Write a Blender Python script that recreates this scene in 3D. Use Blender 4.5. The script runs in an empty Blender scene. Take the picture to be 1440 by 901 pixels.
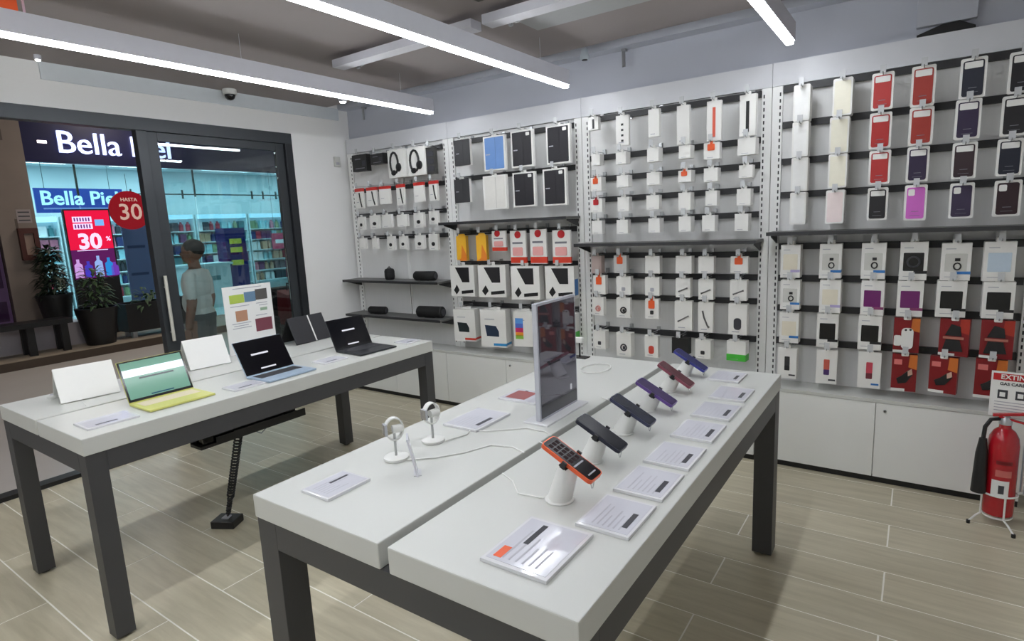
import bpy, bmesh, math, random
from mathutils import Vector, Matrix
random.seed(7)
PI = math.pi
scene = bpy.context.scene
COL = scene.collection

# ------------------------------------------------------------------ camera
cam_d = bpy.data.cameras.new('camera')
cam = bpy.data.objects.new('camera', cam_d)
COL.objects.link(cam)
cam.location = (4.8935, -4.1986, 1.6686)
cam.rotation_euler = (math.radians(80.426), math.radians(2.679), math.radians(34.557))
cam_d.sensor_fit = 'HORIZONTAL'
cam_d.sensor_width = 36.0
cam_d.lens = 36.0 * 820.48 / 1440.0
cam_d.clip_start = 0.05
cam_d.clip_end = 100
scene.camera = cam

# ------------------------------------------------------------------ world and exposure
w = bpy.data.worlds.new('world')
scene.world = w
w.use_nodes = True
w.node_tree.nodes['Background'].inputs[0].default_value = (0.6, 0.65, 0.75, 1)
w.node_tree.nodes['Background'].inputs[1].default_value = 0.05
vs = scene.view_settings
vs.view_transform = 'Standard'
vs.look = 'None'
vs.gamma = 1.0
vs.use_curve_mapping = False
vs.exposure = 0.12
LED_STRENGTH = 36.0
SHOP_STRENGTH = 14.0
MALL_STRENGTH = 26.0

# ------------------------------------------------------------------ materials
def lin(c):
    return tuple(((x / 255.0) / 12.92 if x / 255.0 <= 0.04045 else ((x / 255.0 + 0.055) / 1.055) ** 2.4) for x in c)

MATS = {}
def mat(name, rgb=(200, 200, 200), rough=0.5, metal=0.0, noise=0.04, scale=18.0, spec=0.5, stretch=None, bump=0.0, coat=0.0):
    if name in MATS:
        return MATS[name]
    m = bpy.data.materials.new(name)
    m.use_nodes = True
    nt = m.node_tree
    b = nt.nodes['Principled BSDF']
    c = lin(rgb)
    b.inputs['Roughness'].default_value = rough
    b.inputs['Metallic'].default_value = metal
    b.inputs['Specular IOR Level'].default_value = spec
    b.inputs['Coat Weight'].default_value = coat
    tc = nt.nodes.new('ShaderNodeTexCoord')
    n = nt.nodes.new('ShaderNodeTexNoise')
    n.inputs['Scale'].default_value = scale
    n.inputs['Detail'].default_value = 3
    if stretch:
        mp = nt.nodes.new('ShaderNodeMapping')
        mp.inputs['Scale'].default_value = stretch
        nt.links.new(tc.outputs['Object'], mp.inputs['Vector'])
        nt.links.new(mp.outputs['Vector'], n.inputs['Vector'])
    else:
        nt.links.new(tc.outputs['Object'], n.inputs['Vector'])
    mx = nt.nodes.new('ShaderNodeMix')
    mx.data_type = 'RGBA'
    mx.inputs['A'].default_value = tuple(max(0, x * (1 - noise)) for x in c) + (1,)
    mx.inputs['B'].default_value = tuple(min(1, x * (1 + noise)) for x in c) + (1,)
    nt.links.new(n.outputs['Fac'], mx.inputs['Factor'])
    nt.links.new(mx.outputs['Result'], b.inputs['Base Color'])
    if bump:
        bp = nt.nodes.new('ShaderNodeBump')
        bp.inputs['Strength'].default_value = bump
        bp.inputs['Distance'].default_value = 0.002
        nt.links.new(n.outputs['Fac'], bp.inputs['Height'])
        nt.links.new(bp.outputs['Normal'], b.inputs['Normal'])
    MATS[name] = m
    return m

def emit(name, rgb, strength):
    if name in MATS:
        return MATS[name]
    m = bpy.data.materials.new(name)
    m.use_nodes = True
    b = m.node_tree.nodes['Principled BSDF']
    c = lin(rgb) + (1,)
    b.inputs['Base Color'].default_value = tuple(x * 0.3 for x in c[:3]) + (1,)
    b.inputs['Emission Color'].default_value = c
    b.inputs['Emission Strength'].default_value = strength
    b.inputs['Roughness'].default_value = 0.12
    b.inputs['Specular IOR Level'].default_value = 0.3
    MATS[name] = m
    return m

def glass(name, tint=(235, 242, 240), ior=1.45, rough=0.0, boost=1.0):
    if name in MATS:
        return MATS[name]
    m = bpy.data.materials.new(name)
    m.use_nodes = True
    nt = m.node_tree
    nt.nodes.remove(nt.nodes['Principled BSDF'])
    out = nt.nodes['Material Output']
    tr = nt.nodes.new('ShaderNodeBsdfTransparent')
    tr.inputs[0].default_value = lin(tint) + (1,)
    gl = nt.nodes.new('ShaderNodeBsdfGlossy')
    gl.inputs['Roughness'].default_value = rough
    fr = nt.nodes.new('ShaderNodeFresnel')
    fr.inputs['IOR'].default_value = ior
    mu = nt.nodes.new('ShaderNodeMath')
    mu.operation = 'MULTIPLY'
    mu.use_clamp = True
    mu.inputs[1].default_value = boost
    mix = nt.nodes.new('ShaderNodeMixShader')
    nt.links.new(fr.outputs[0], mu.inputs[0])
    nt.links.new(mu.outputs[0], mix.inputs[0])
    nt.links.new(tr.outputs[0], mix.inputs[1])
    nt.links.new(gl.outputs[0], mix.inputs[2])
    nt.links.new(mix.outputs[0], out.inputs['Surface'])
    MATS[name] = m
    return m

def plank_mat():
    m = bpy.data.materials.new('plank_tile')
    m.use_nodes = True
    nt = m.node_tree
    b = nt.nodes['Principled BSDF']
    tc = nt.nodes.new('ShaderNodeTexCoord')
    oi = nt.nodes.new('ShaderNodeObjectInfo')
    add = nt.nodes.new('ShaderNodeVectorMath'); add.operation = 'ADD'
    mulr = nt.nodes.new('ShaderNodeVectorMath'); mulr.operation = 'SCALE'
    comb = nt.nodes.new('ShaderNodeCombineXYZ')
    nt.links.new(oi.outputs['Random'], comb.inputs[0])
    nt.links.new(oi.outputs['Random'], comb.inputs[1])
    nt.links.new(comb.outputs[0], mulr.inputs[0])
    mulr.inputs['Scale'].default_value = 37.0
    nt.links.new(tc.outputs['Object'], add.inputs[0])
    nt.links.new(mulr.outputs[0], add.inputs[1])
    mp = nt.nodes.new('ShaderNodeMapping')
    mp.inputs['Scale'].default_value = (1.1, 11.0, 1.0)
    nt.links.new(add.outputs[0], mp.inputs['Vector'])
    n = nt.nodes.new('ShaderNodeTexNoise')
    n.inputs['Scale'].default_value = 2.2
    n.inputs['Detail'].default_value = 6
    n.inputs['Roughness'].default_value = 0.6
    n.inputs['Distortion'].default_value = 0.4
    nt.links.new(mp.outputs[0], n.inputs['Vector'])
    cr = nt.nodes.new('ShaderNodeValToRGB')
    e = cr.color_ramp.elements
    e[0].position = 0.25; e[0].color = lin((182, 173, 148)) + (1,)
    e[1].position = 0.78; e[1].color = lin((212, 204, 180)) + (1,)
    nt.links.new(n.outputs['Fac'], cr.inputs[0])
    hs = nt.nodes.new('ShaderNodeHueSaturation')
    mr = nt.nodes.new('ShaderNodeMapRange')
    mr.inputs['To Min'].default_value = 0.93
    mr.inputs['To Max'].default_value = 1.06
    nt.links.new(oi.outputs['Random'], mr.inputs['Value'])
    nt.links.new(mr.outputs[0], hs.inputs['Value'])
    nt.links.new(cr.outputs[0], hs.inputs['Color'])
    nt.links.new(hs.outputs[0], b.inputs['Base Color'])
    b.inputs['Roughness'].default_value = 0.36
    b.inputs['Specular IOR Level'].default_value = 0.45
    MATS['plank_tile'] = m
    return m

# palette
WALL = mat('wall_paint', (236, 236, 235), 0.7, noise=0.015, scale=3)
CEIL = mat('ceiling_paint', (146, 138, 137), 0.8, noise=0.03, scale=2)
CEILG = mat('ceiling_grey_panel', (150, 156, 152), 0.8, noise=0.03, scale=2)
WALLUP = mat('upper_wall_grey', (184, 187, 197), 0.75, noise=0.02, scale=3)
WHITE = mat('white_laminate', (202, 203, 198), 0.35, noise=0.012, scale=6)
CABW = mat('cabinet_white', (234, 235, 232), 0.4, noise=0.015, scale=4)
PANEL = mat('rack_panel', (222, 222, 221), 0.5, noise=0.035, scale=6, stretch=(10, 1, 0.5))
POST = mat('rack_post', (238, 238, 236), 0.45, noise=0.02)
DARKM = mat('graphite_metal', (66, 66, 68), 0.45, noise=0.04, scale=12)
FRAME = mat('door_frame_metal', (58, 62, 66), 0.4, metal=0.25, noise=0.05)
BLACK = mat('black_plastic', (22, 22, 24), 0.45, noise=0.06)
BLACKG = mat('black_gloss', (8, 8, 12), 0.12, noise=0.03)
BARM = mat('rack_bar', (44, 44, 46), 0.5, noise=0.06)
SHELFM = mat('grey_shelf', (104, 104, 103), 0.5, noise=0.04)
CHROME = mat('hook_steel', (170, 172, 174), 0.3, metal=0.8, noise=0.04)
TAGC = mat('clear_price_tag', (196, 198, 200), 0.25, noise=0.05)
PAPER = mat('white_paper', (236, 236, 233), 0.55, noise=0.015)
PACKW = mat('pack_white', (234, 233, 229), 0.45, noise=0.02)
PRINT = mat('grey_print', (120, 120, 128), 0.6)
PRINTL = mat('light_grey_print', (176, 176, 184), 0.6)
PRINTD = mat('dark_print', (60, 60, 66), 0.6)
ACRYL = mat('clear_acrylic', (222, 222, 224), 0.06, noise=0.01, spec=0.6)
ALU = mat('aluminium', (186, 188, 192), 0.3, metal=0.6, noise=0.02)
RED = mat('red_print', (186, 28, 34), 0.45)
REDX = mat('red_enamel', (176, 20, 34), 0.22, noise=0.03, coat=0.4)
ORANGE = mat('orange_print', (232, 92, 40), 0.45)
BLUE = mat('blue_print', (52, 120, 190), 0.45)
WIRE = mat('white_wire', (230, 230, 226), 0.4)
PLANK = plank_mat()
GROUT = mat('grout', (250, 247, 238), 0.8)

def cmat(name, rgb, rough=0.45):
    return mat('col_' + name, rgb, rough, noise=0.05, scale=30)

# ------------------------------------------------------------------ mesh builder
class MB:
    def __init__(s):
        s.v = []; s.f = []; s.mi = []
    def _add(s, vs_, fs, mi=0):
        o = len(s.v)
        s.v += [tuple(p) for p in vs_]
        s.f += [tuple(i + o for i in f) for f in fs]
        s.mi += [mi] * len(fs)
        return s
    def box(s, x0, y0, z0, x1, y1, z1, mi=0):
        vs_ = [(x0, y0, z0), (x1, y0, z0), (x1, y1, z0), (x0, y1, z0), (x0, y0, z1), (x1, y0, z1), (x1, y1, z1), (x0, y1, z1)]
        return s._add(vs_, [(0, 3, 2, 1), (4, 5, 6, 7), (0, 1, 5, 4), (1, 2, 6, 5), (2, 3, 7, 6), (3, 0, 4, 7)], mi)
    def obox(s, c, ax, ay, az, mi=0):
        c = Vector(c); ax = Vector(ax); ay = Vector(ay); az = Vector(az)
        vs_ = [c + i * ax + j * ay + k * az for k in (-1, 1) for i, j in ((-1, -1), (1, -1), (1, 1), (-1, 1))]
        return s._add(vs_, [(0, 3, 2, 1), (4, 5, 6, 7), (0, 1, 5, 4), (1, 2, 6, 5), (2, 3, 7, 6), (3, 0, 4, 7)], mi)
    def tube(s, pts, r, n=8, caps=True, mi=0):
        pts = [Vector(p) for p in pts]
        rs = r if isinstance(r, (list, tuple)) else [r] * len(pts)
        rings = []
        up = None
        for i, p in enumerate(pts):
            if i == 0: t = pts[1] - p
            elif i == len(pts) - 1: t = p - pts[i - 1]
            else: t = (pts[i + 1] - p).normalized() + (p - pts[i - 1]).normalized()
            if t.length < 1e-9: t = Vector((0, 0, 1))
            t.normalize()
            if up is None:
                up = Vector((0, 0, 1)) if abs(t.z) < 0.9 else Vector((1, 0, 0))
            a = t.cross(up)
            if a.length < 1e-6: a = t.cross(Vector((0.3, 1, 0.2)))
            a.normalize(); b = a.cross(t).normalized(); up = b
            rings.append([p + rs[i] * (math.cos(2 * PI * k / n) * a + math.sin(2 * PI * k / n) * b) for k in range(n)])
        vs_ = [q for rg in rings for q in rg]
        fs = []
        for i in range(len(pts) - 1):
            for k in range(n):
                fs.append((i * n + k, (i + 1) * n + k, (i + 1) * n + (k + 1) % n, i * n + (k + 1) % n))
        if caps:
            fs.append(tuple(range(n))); fs.append(tuple((len(pts) - 1) * n + k for k in reversed(range(n))))
        return s._add(vs_, fs, mi)
    def lathe(s, prof, n=24, c=(0, 0, 0), mi=0):
        vs_ = []
        for (r, z) in prof:
            for k in range(n):
                a = 2 * PI * k / n
                vs_.append((c[0] + r * math.cos(a), c[1] + r * math.sin(a), c[2] + z))
        fs = []
        for i in range(len(prof) - 1):
            for k in range(n):
                fs.append((i * n + k, i * n + (k + 1) % n, (i + 1) * n + (k + 1) % n, (i + 1) * n + k))
        fs.append(tuple(reversed(range(n)))); fs.append(tuple((len(prof) - 1) * n + k for k in range(n)))
        return s._add(vs_, fs, mi)
    def prism_y(s, pts, y0, y1, mi=0):          # polygon in xz, extruded in y
        n = len(pts)
        vs_ = [(x, y0, z) for x, z in pts] + [(x, y1, z) for x, z in pts]
        fs = [tuple(range(n)), tuple(reversed(range(n, 2 * n)))] + [(i, i + n, (i + 1) % n + n, (i + 1) % n) for i in range(n)]
        return s._add(vs_, fs, mi)
    def prism_x(s, pts, x0, x1, mi=0):          # polygon in yz
        n = len(pts)
        vs_ = [(x0, y, z) for y, z in pts] + [(x1, y, z) for y, z in pts]
        fs = [tuple(range(n)), tuple(reversed(range(n, 2 * n)))] + [(i, i + n, (i + 1) % n + n, (i + 1) % n) for i in range(n)]
        return s._add(vs_, fs, mi)
    def prism_z(s, pts, z0, z1, mi=0):
        n = len(pts)
        vs_ = [(x, y, z0) for x, y in pts] + [(x, y, z1) for x, y in pts]
        fs = [tuple(reversed(range(n))), tuple(range(n, 2 * n))] + [(i, (i + 1) % n, (i + 1) % n + n, i + n) for i in range(n)]
        return s._add(vs_, fs, mi)
    def ellipsoid(s, c, r, n=14, m=10, mi=0):
        vs_ = []; fs = []
        for i in range(m + 1):
            th = PI * i / m
            for k in range(n):
                ph = 2 * PI * k / n
                vs_.append((c[0] + r[0] * math.sin(th) * math.cos(ph), c[1] + r[1] * math.sin(th) * math.sin(ph), c[2] + r[2] * math.cos(th)))
        for i in range(m):
            for k in range(n):
                fs.append((i * n + k, (i + 1) * n + k, (i + 1) * n + (k + 1) % n, i * n + (k + 1) % n))
        return s._add(vs_, fs, mi)
    def mesh(s, name, mats, bevel=0.0, smooth=False, seg=2):
        me = bpy.data.meshes.new(name)
        bm = bmesh.new()
        vv = [bm.verts.new(p) for p in s.v]
        for f, i in zip(s.f, s.mi):
            if len(set(f)) < 3: continue
            try:
                fc = bm.faces.new([vv[k] for k in f]); fc.material_index = i
            except ValueError:
                pass
        bmesh.ops.remove_doubles(bm, verts=bm.verts, dist=1e-6)
        bmesh.ops.recalc_face_normals(bm, faces=bm.faces)
        if bevel > 0:
            ed = [e for e in bm.edges if len(e.link_faces) == 2 and e.calc_face_angle(0) > 0.5]
            bmesh.ops.bevel(bm, geom=ed, offset=bevel, segments=seg, affect='EDGES', profile=0.6, clamp_overlap=True)
        if smooth:
            for fc in bm.faces: fc.smooth = True
            for e in bm.edges:
                if len(e.link_faces) == 2 and e.calc_face_angle(0) > 0.7: e.smooth = False
        bm.to_mesh(me); bm.free()
        for m in (mats if isinstance(mats, (list, tuple)) else [mats]):
            me.materials.append(m)
        return me
    def build(s, name, mats, parent=None, loc=None, rot=None, bevel=0.0, smooth=False, seg=2):
        return put(name, s.mesh(name, mats, bevel, smooth, seg), parent, loc, rot)

def rr(x0, z0, x1, z1, r, n=4):
    out = []
    for cx, cz, a in ((x1 - r, z1 - r, 0), (x0 + r, z1 - r, 90), (x0 + r, z0 + r, 180), (x1 - r, z0 + r, 270)):
        for k in range(n + 1):
            t = math.radians(a + 90 * k / n)
            out.append((cx + r * math.cos(t), cz + r * math.sin(t)))
    return out

STUFFY = {'print', 'slots', 'keys', 'app_icons', 'text_strokes', 'screen_bar'}
def put(name, me, parent=None, loc=None, rot=None):
    o = bpy.data.objects.new(name, me)
    COL.objects.link(o)
    if parent is not None: o.parent = parent
    if loc is not None: o.location = loc
    if rot is not None: o.rotation_euler = rot
    if name in STUFFY: o['kind'] = 'stuff'
    return o

def tag(o, label, cat=None, group=None, kind=None):
    if label: o['label'] = label
    if cat: o['category'] = cat
    if group: o['group'] = group
    if kind: o['kind'] = kind
    return o

def thing(name, label, cat, loc=(0, 0, 0), rotz=0, group=None, kind=None):
    o = bpy.data.objects.new(name, None)
    o.empty_display_size = 0.05
    COL.objects.link(o)
    o.location = loc
    o.rotation_euler = (0, 0, rotz)
    return tag(o, label, cat, group, kind)

def struct(o, label=None):
    o['kind'] = 'structure'
    if label: o['label'] = label
    return o

def B(x0, y0, z0, x1, y1, z1):
    return MB().box(x0, y0, z0, x1, y1, z1)

def text_mesh(name, body, size, m, extrude=0.003, offset=0.0, align='CENTER'):
    cu = bpy.data.curves.new(name, 'FONT')
    cu.body = body; cu.size = size; cu.extrude = extrude; cu.offset = offset
    cu.align_x = align; cu.align_y = 'CENTER'; cu.resolution_u = 3
    o = bpy.data.objects.new(name, cu)
    COL.objects.link(o)
    dg = bpy.context.evaluated_depsgraph_get()
    me = bpy.data.meshes.new_from_object(o.evaluated_get(dg))
    bpy.data.objects.remove(o); bpy.data.curves.remove(cu)
    me.materials.clear(); me.materials.append(m)
    me.name = name
    return me

# text facing +x (reads along +y): rotation (90,0,90); facing -y (reads along +x): (90,0,0)
FACE_PX = (PI / 2, 0, PI / 2)
FACE_NY = (PI / 2, 0, 0)
ORD = ['first', 'second', 'third', 'fourth', 'fifth', 'sixth', 'seventh', 'eighth', 'ninth', 'tenth']

# ================================================================== ROOM SHELL
RX, RY, CZ = 6.6, -6.0, 2.87
floor = struct(B(-0.1, RY, -0.08, RX, 0.0, -0.0012).build('floor', GROUT), 'beige wood-look tile floor with pale grout lines')
PW, PL, G = 0.243, 1.30, 0.007
full = B(-PL / 2 + G / 2, -PW / 2 + G / 2, -0.006, PL / 2 - G / 2, PW / 2 - G / 2, 0.0).mesh('plank', PLANK)
for k in range(-1, 24):
    yt = -0.27 - PW * k
    yc = yt - PW / 2
    off = 4.85 if k % 2 == 0 else 4.20
    i = math.floor((0 - off) / PL)
    while off + i * PL < RX:
        a, b = off + i * PL, off + (i + 1) * PL
        a2, b2 = max(a, 0.0), min(b, RX)
        if b2 - a2 > 0.05:
            if a2 == a and b2 == b:
                put('plank', full, floor, ((a + b) / 2, yc, 0))
            else:
                c = (a2 + b2) / 2
                B(a2 - c + G / 2, -PW / 2 + G / 2, -0.006, b2 - c - G / 2, PW / 2 - G / 2, 0).build('plank', PLANK, floor, (c, yc, 0))
        i += 1

# ceiling: main slab with a dark recess along the display wall and a lighter ledge beyond
ceil = struct(B(0, RY, CZ, RX, -0.24, CZ + 0.1).build('ceiling', CEIL), 'brown-grey painted ceiling above the shop')
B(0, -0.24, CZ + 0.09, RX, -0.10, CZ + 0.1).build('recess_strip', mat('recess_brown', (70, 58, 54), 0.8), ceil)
B(0, -0.10, CZ - 0.01, RX, 0.02, CZ + 0.1).build('ledge', WALLUP, ceil)
B(2.82, -1.2, CZ - 0.006, 6.0, -0.80, CZ + 0.001).build('grey_panel', mat('ceiling_band', (168, 170, 172), 0.8, noise=0.02), ceil)
cas = MB()
cas.box(2.86, -2.5, CZ - 0.004, 3.8, -1.46, CZ + 0.001)
cas.build('access_panel', CEILG, ceil)
e = MB()
for q in ((2.83, -2.53, 3.83, -2.5), (2.83, -1.46, 3.83, -1.43), (2.83, -2.5, 2.86, -1.46), (3.8, -2.5, 3.83, -1.46)):
    e.box(q[0], q[1], CZ - 0.003, q[2], q[3], CZ + 0.001)
e.build('panel_gap', mat('gap_dark', (70, 70, 66), 0.8), ceil)

wb = struct(B(-0.1, 0.02, -0.08, RX, 0.12, CZ + 0.1).build('wall_back', WALLUP), 'pale grey wall behind the accessory racks')
struct(B(RX, RY, -0.08, RX + 0.1, 0.12, CZ + 0.1).build('wall_right', WALL))
struct(B(-0.1, RY - 0.1, -0.08, RX + 0.1, RY, CZ + 0.1).build('wall_front', WALL))
DY0, DY1, DZ = -4.9, -0.683, 2.578          # storefront opening in the left wall
wl = MB()
wl.box(-0.1, DY1, -0.08, 0, 0.02, CZ + 0.1)
wl.box(-0.1, DY0, DZ, 0, DY1, CZ + 0.1)
wl.box(-0.1, RY, -0.08, 0, DY0, CZ + 0.1)
wl = struct(wl.build('wall_left', WALL), 'white wall around the glass storefront')
struct(B(0.0, DY1 + 0.005, 0.0, 0.012, -0.245, 0.05).build('baseboard_left', BLACK))
# trunking band high on the left wall
struct(B(0.0, -2.57, 2.757, 0.02, -0.11, CZ - 0.002).build('trim_1', mat('trunking', (212, 218, 222), 0.6)), 'shallow cable trunking high on the left wall')

# storefront frame with a glazed leaf and an open bay
d = thing('door_1', 'dark grey metal storefront frame with a glazed sliding leaf', None, (0, 0, 0), kind='structure')
B(-0.07, DY0, DZ - 0.095, 0.015, DY1, DZ).build('top_rail', FRAME, d, bevel=0.003)
B(-0.07, DY1 - 0.075, 0.0, 0.015, DY1, DZ - 0.095).build('jamb', mat('door_frame_dark', (40, 43, 47), 0.4, metal=0.2), d, bevel=0.003)
B(-0.05, DY1 - 0.16, 0.03, -0.015, DY1 - 0.076, DZ - 0.096).build('leaf_stile', FRAME, d, bevel=0.003)
B(-0.06, -2.03, 0.03, 0.012, -1.955, DZ - 0.096).build('post', FRAME, d, bevel=0.003)
st2 = B(-0.05, -1.953, 0.03, -0.015, -1.87, DZ - 0.096).build('leaf_stile', FRAME, d, bevel=0.003)
hd = MB()
hd.tube([(0.04, -1.985, 0.86), (0.04, -1.985, 1.38)], 0.013, 10)
hd.tube([(0.011, -1.985, 0.93), (0.04, -1.985, 0.93)], 0.008, 8)
hd.tube([(0.011, -1.985, 1.29), (0.04, -1.985, 1.29)], 0.008, 8)
hd.build('handle', mat('handle_pale', (226, 224, 214), 0.3, metal=0.3), st2, smooth=True)
B(-0.05, -1.869, 0.03, -0.015, DY1 - 0.161, 0.11).build('bottom_rail', FRAME, d)
B(-0.05, -1.869, DZ - 0.16, -0.015, DY1 - 0.161, DZ - 0.096).build('leaf_top_rail', FRAME, d)
B(-0.037, -1.869, 0.11, -0.028, DY1 - 0.161, DZ - 0.16).build('glass_pane', glass('pane_glass', (226, 236, 236), 1.5, 0.0, 1.2), d)
B(-0.09, DY0, 0.0, 0.012, DY1 - 0.076, 0.03).build('floor_track', BLACK, d)
B(-0.07, DY0, 0.03, 0.015, DY0 + 0.08, DZ - 0.095).build('jamb', FRAME, d)

# ================================================================== LIGHT FIXTURES
LEDM = emit('led_diffuser', (246, 250, 255), LED_STRENGTH)
BEAMM = mat('fixture_grey', (206, 206, 214), 0.5)
def beam(x, label):
    t = thing('linear_light', label, 'ceiling light', (x, -0.3, 2.62), group='linear ceiling lights')
    L = -5.6
    h = MB()
    h.box(-0.028, L, 0.0, -0.021, 0, 0.10)
    h.box(0.021, L, 0.0, 0.028, 0, 0.10)
    h.box(-0.021, L, 0.03, 0.021, -0.008, 0.10)
    h.box(-0.021, -0.008, 0.0285, 0.021, 0, 0.10)
    h.build('housing', BEAMM, t)
    B(-0.018, L + 0.002, -0.018, 0.018, -0.002, 0.028).build('diffuser', LEDM, t)
    for yy in (-0.35, -1.7, -3.2, -4.7):
        MB().tube([(0, yy, 0.1), (0, yy, 0.25)], 0.0014, 5).build('hanger_wire', BEAMM, t)
    return t
beam(1.433, 'left linear ceiling light ending nearest the storefront corner')
beam(2.74, 'middle linear ceiling light running over the gap between the tables')
beam(4.217, 'right linear ceiling light above the phone table, near the case rack')
t = thing('ceiling_bar', 'pale square bar running across the ceiling between the linear lights', 'bar', (0, -1.29, 2.785))
B(1.47, -0.05, 0, 2.70, 0.05, 0.05).build('bar_section', BEAMM, t)
B(2.78, -0.05, 0, 4.18, 0.05, 0.05).build('bar_section', BEAMM, t)
for x in (1.6, 2.9):
    c = MB()
    c.box(x - 0.012, 0.06, -0.01, x + 0.012, 0.075, 0.085)
    c.box(x + 0.03, 0.055, 0.0, x + 0.06, 0.07, 0.085)
    c.build('clip', CHROME, t)
# downlight and sensors
def spot(x, y, label, k=1.0):
    t = thing('downlight', label, 'ceiling light', (x, y, CZ - 0.03))
    MB().lathe([(0.035 * k, 0.0), (0.04 * k, 0.005), (0.04 * k, 0.03)], 16).build('housing', BEAMM, t)
    MB().lathe([(0.026 * k, -0.006), (0.028 * k, 0.0)], 16).build('lens', emit('downlight_lens', (255, 252, 246), 14), t)
spot(0.42, -0.38, 'small bright round downlight in the ceiling corner by the storefront')
spot(0.16, -2.62, 'tiny round downlight over the open storefront bay', 0.5)
t = thing('dome_camera', 'small black dome security camera above the storefront door', 'camera', (0.09, -1.29, CZ - 0.09))
MB().lathe([(0.05, 0.045), (0.055, 0.05), (0.055, 0.088)], 20).build('base', WHITE, t, smooth=True)
MB().lathe([(0.002, 0.0), (0.022, 0.005), (0.036, 0.018), (0.042, 0.035), (0.042, 0.046)], 20).build('dome', BLACKG, t, smooth=True)
t = thing('smoke_detector', 'grey conical sensor hanging under the ceiling edge above the racks', 'sensor', (2.84, -0.2, CZ - 0.075))
MB().lathe([(0.028, 0.0), (0.035, 0.012), (0.034, 0.02), (0.02, 0.075)], 16).build('cone', mat('sensor_grey', (186, 196, 204), 0.5), t, smooth=True)
MB().lathe([(0.02, -0.004), (0.022, 0.001)], 12).build('lens', BLACK, t)
for x, lab in ((3.068, 'small grey hanging clip below the ceiling ledge right of the sensor'), (0.30, 'small grey hanging clip below the ceiling in the room corner')):
    t = thing('hanging_clip', lab, 'clip', (x, -0.03, 2.735))
    B(-0.012, -0.006, 0.0, 0.012, 0.0, 0.11).build('strap', CHROME, t)
    B(-0.016, -0.01, 0.107, 0.016, 0.03, 0.124).build('bracket', CHROME, t)
t = thing('vent_box', 'pale boxy vent with a dark slot above the rightmost rack', 'vent', (4.95, 0.02, 2.578))
B(-0.135, -0.05, 0.05, 0.135, 0.0, 0.28).build('cover', WALLUP, t, bevel=0.004)
MB().prism_y([(-0.13, 0.0), (0.13, 0.0), (0.13, 0.012), (0.06, 0.05), (-0.02, 0.045), (-0.13, 0.01)], -0.045, -0.002).build('slot', BLACK, t)
t = thing('wall_sensor', 'small white wall sensor near the room corner', 'sensor', (0.0, -0.175, 2.3))
B(0, -0.035, 0, 0.022, 0.035, 0.1).build('body', WHITE, t, bevel=0.006)
B(0.022, -0.02, 0.02, 0.024, 0.02, 0.045).build('lens', PRINTL, t)
# hanging card at the top left
t = thing('hanging_card', 'orange and white hanging card behind the left ceiling light', 'banner', (1.25, -3.12, 2.70))
B(-0.004, -0.16, 0.0, 0.004, 0.09, 0.168).build('card', ORANGE, t)
MB().prism_x([(-0.16, 0.09), (-0.05, 0.11), (0.05, 0.168), (-0.16, 0.168)], 0.004, 0.006).build('stripe', mat('card_pale', (206, 214, 210), 0.5), t)
MB().prism_x([(-0.06, 0.0), (-0.05, 0.0), (-0.08, 0.11), (-0.09, 0.11)], 0.004, 0.006).build('stroke', PAPER, t)
MB().tube([(0, 0.115, 0.0), (0, 0.115, 0.168)], 0.006, 6).build('edge_rod', mat('rod_pink', (206, 176, 190), 0.5), t)

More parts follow.
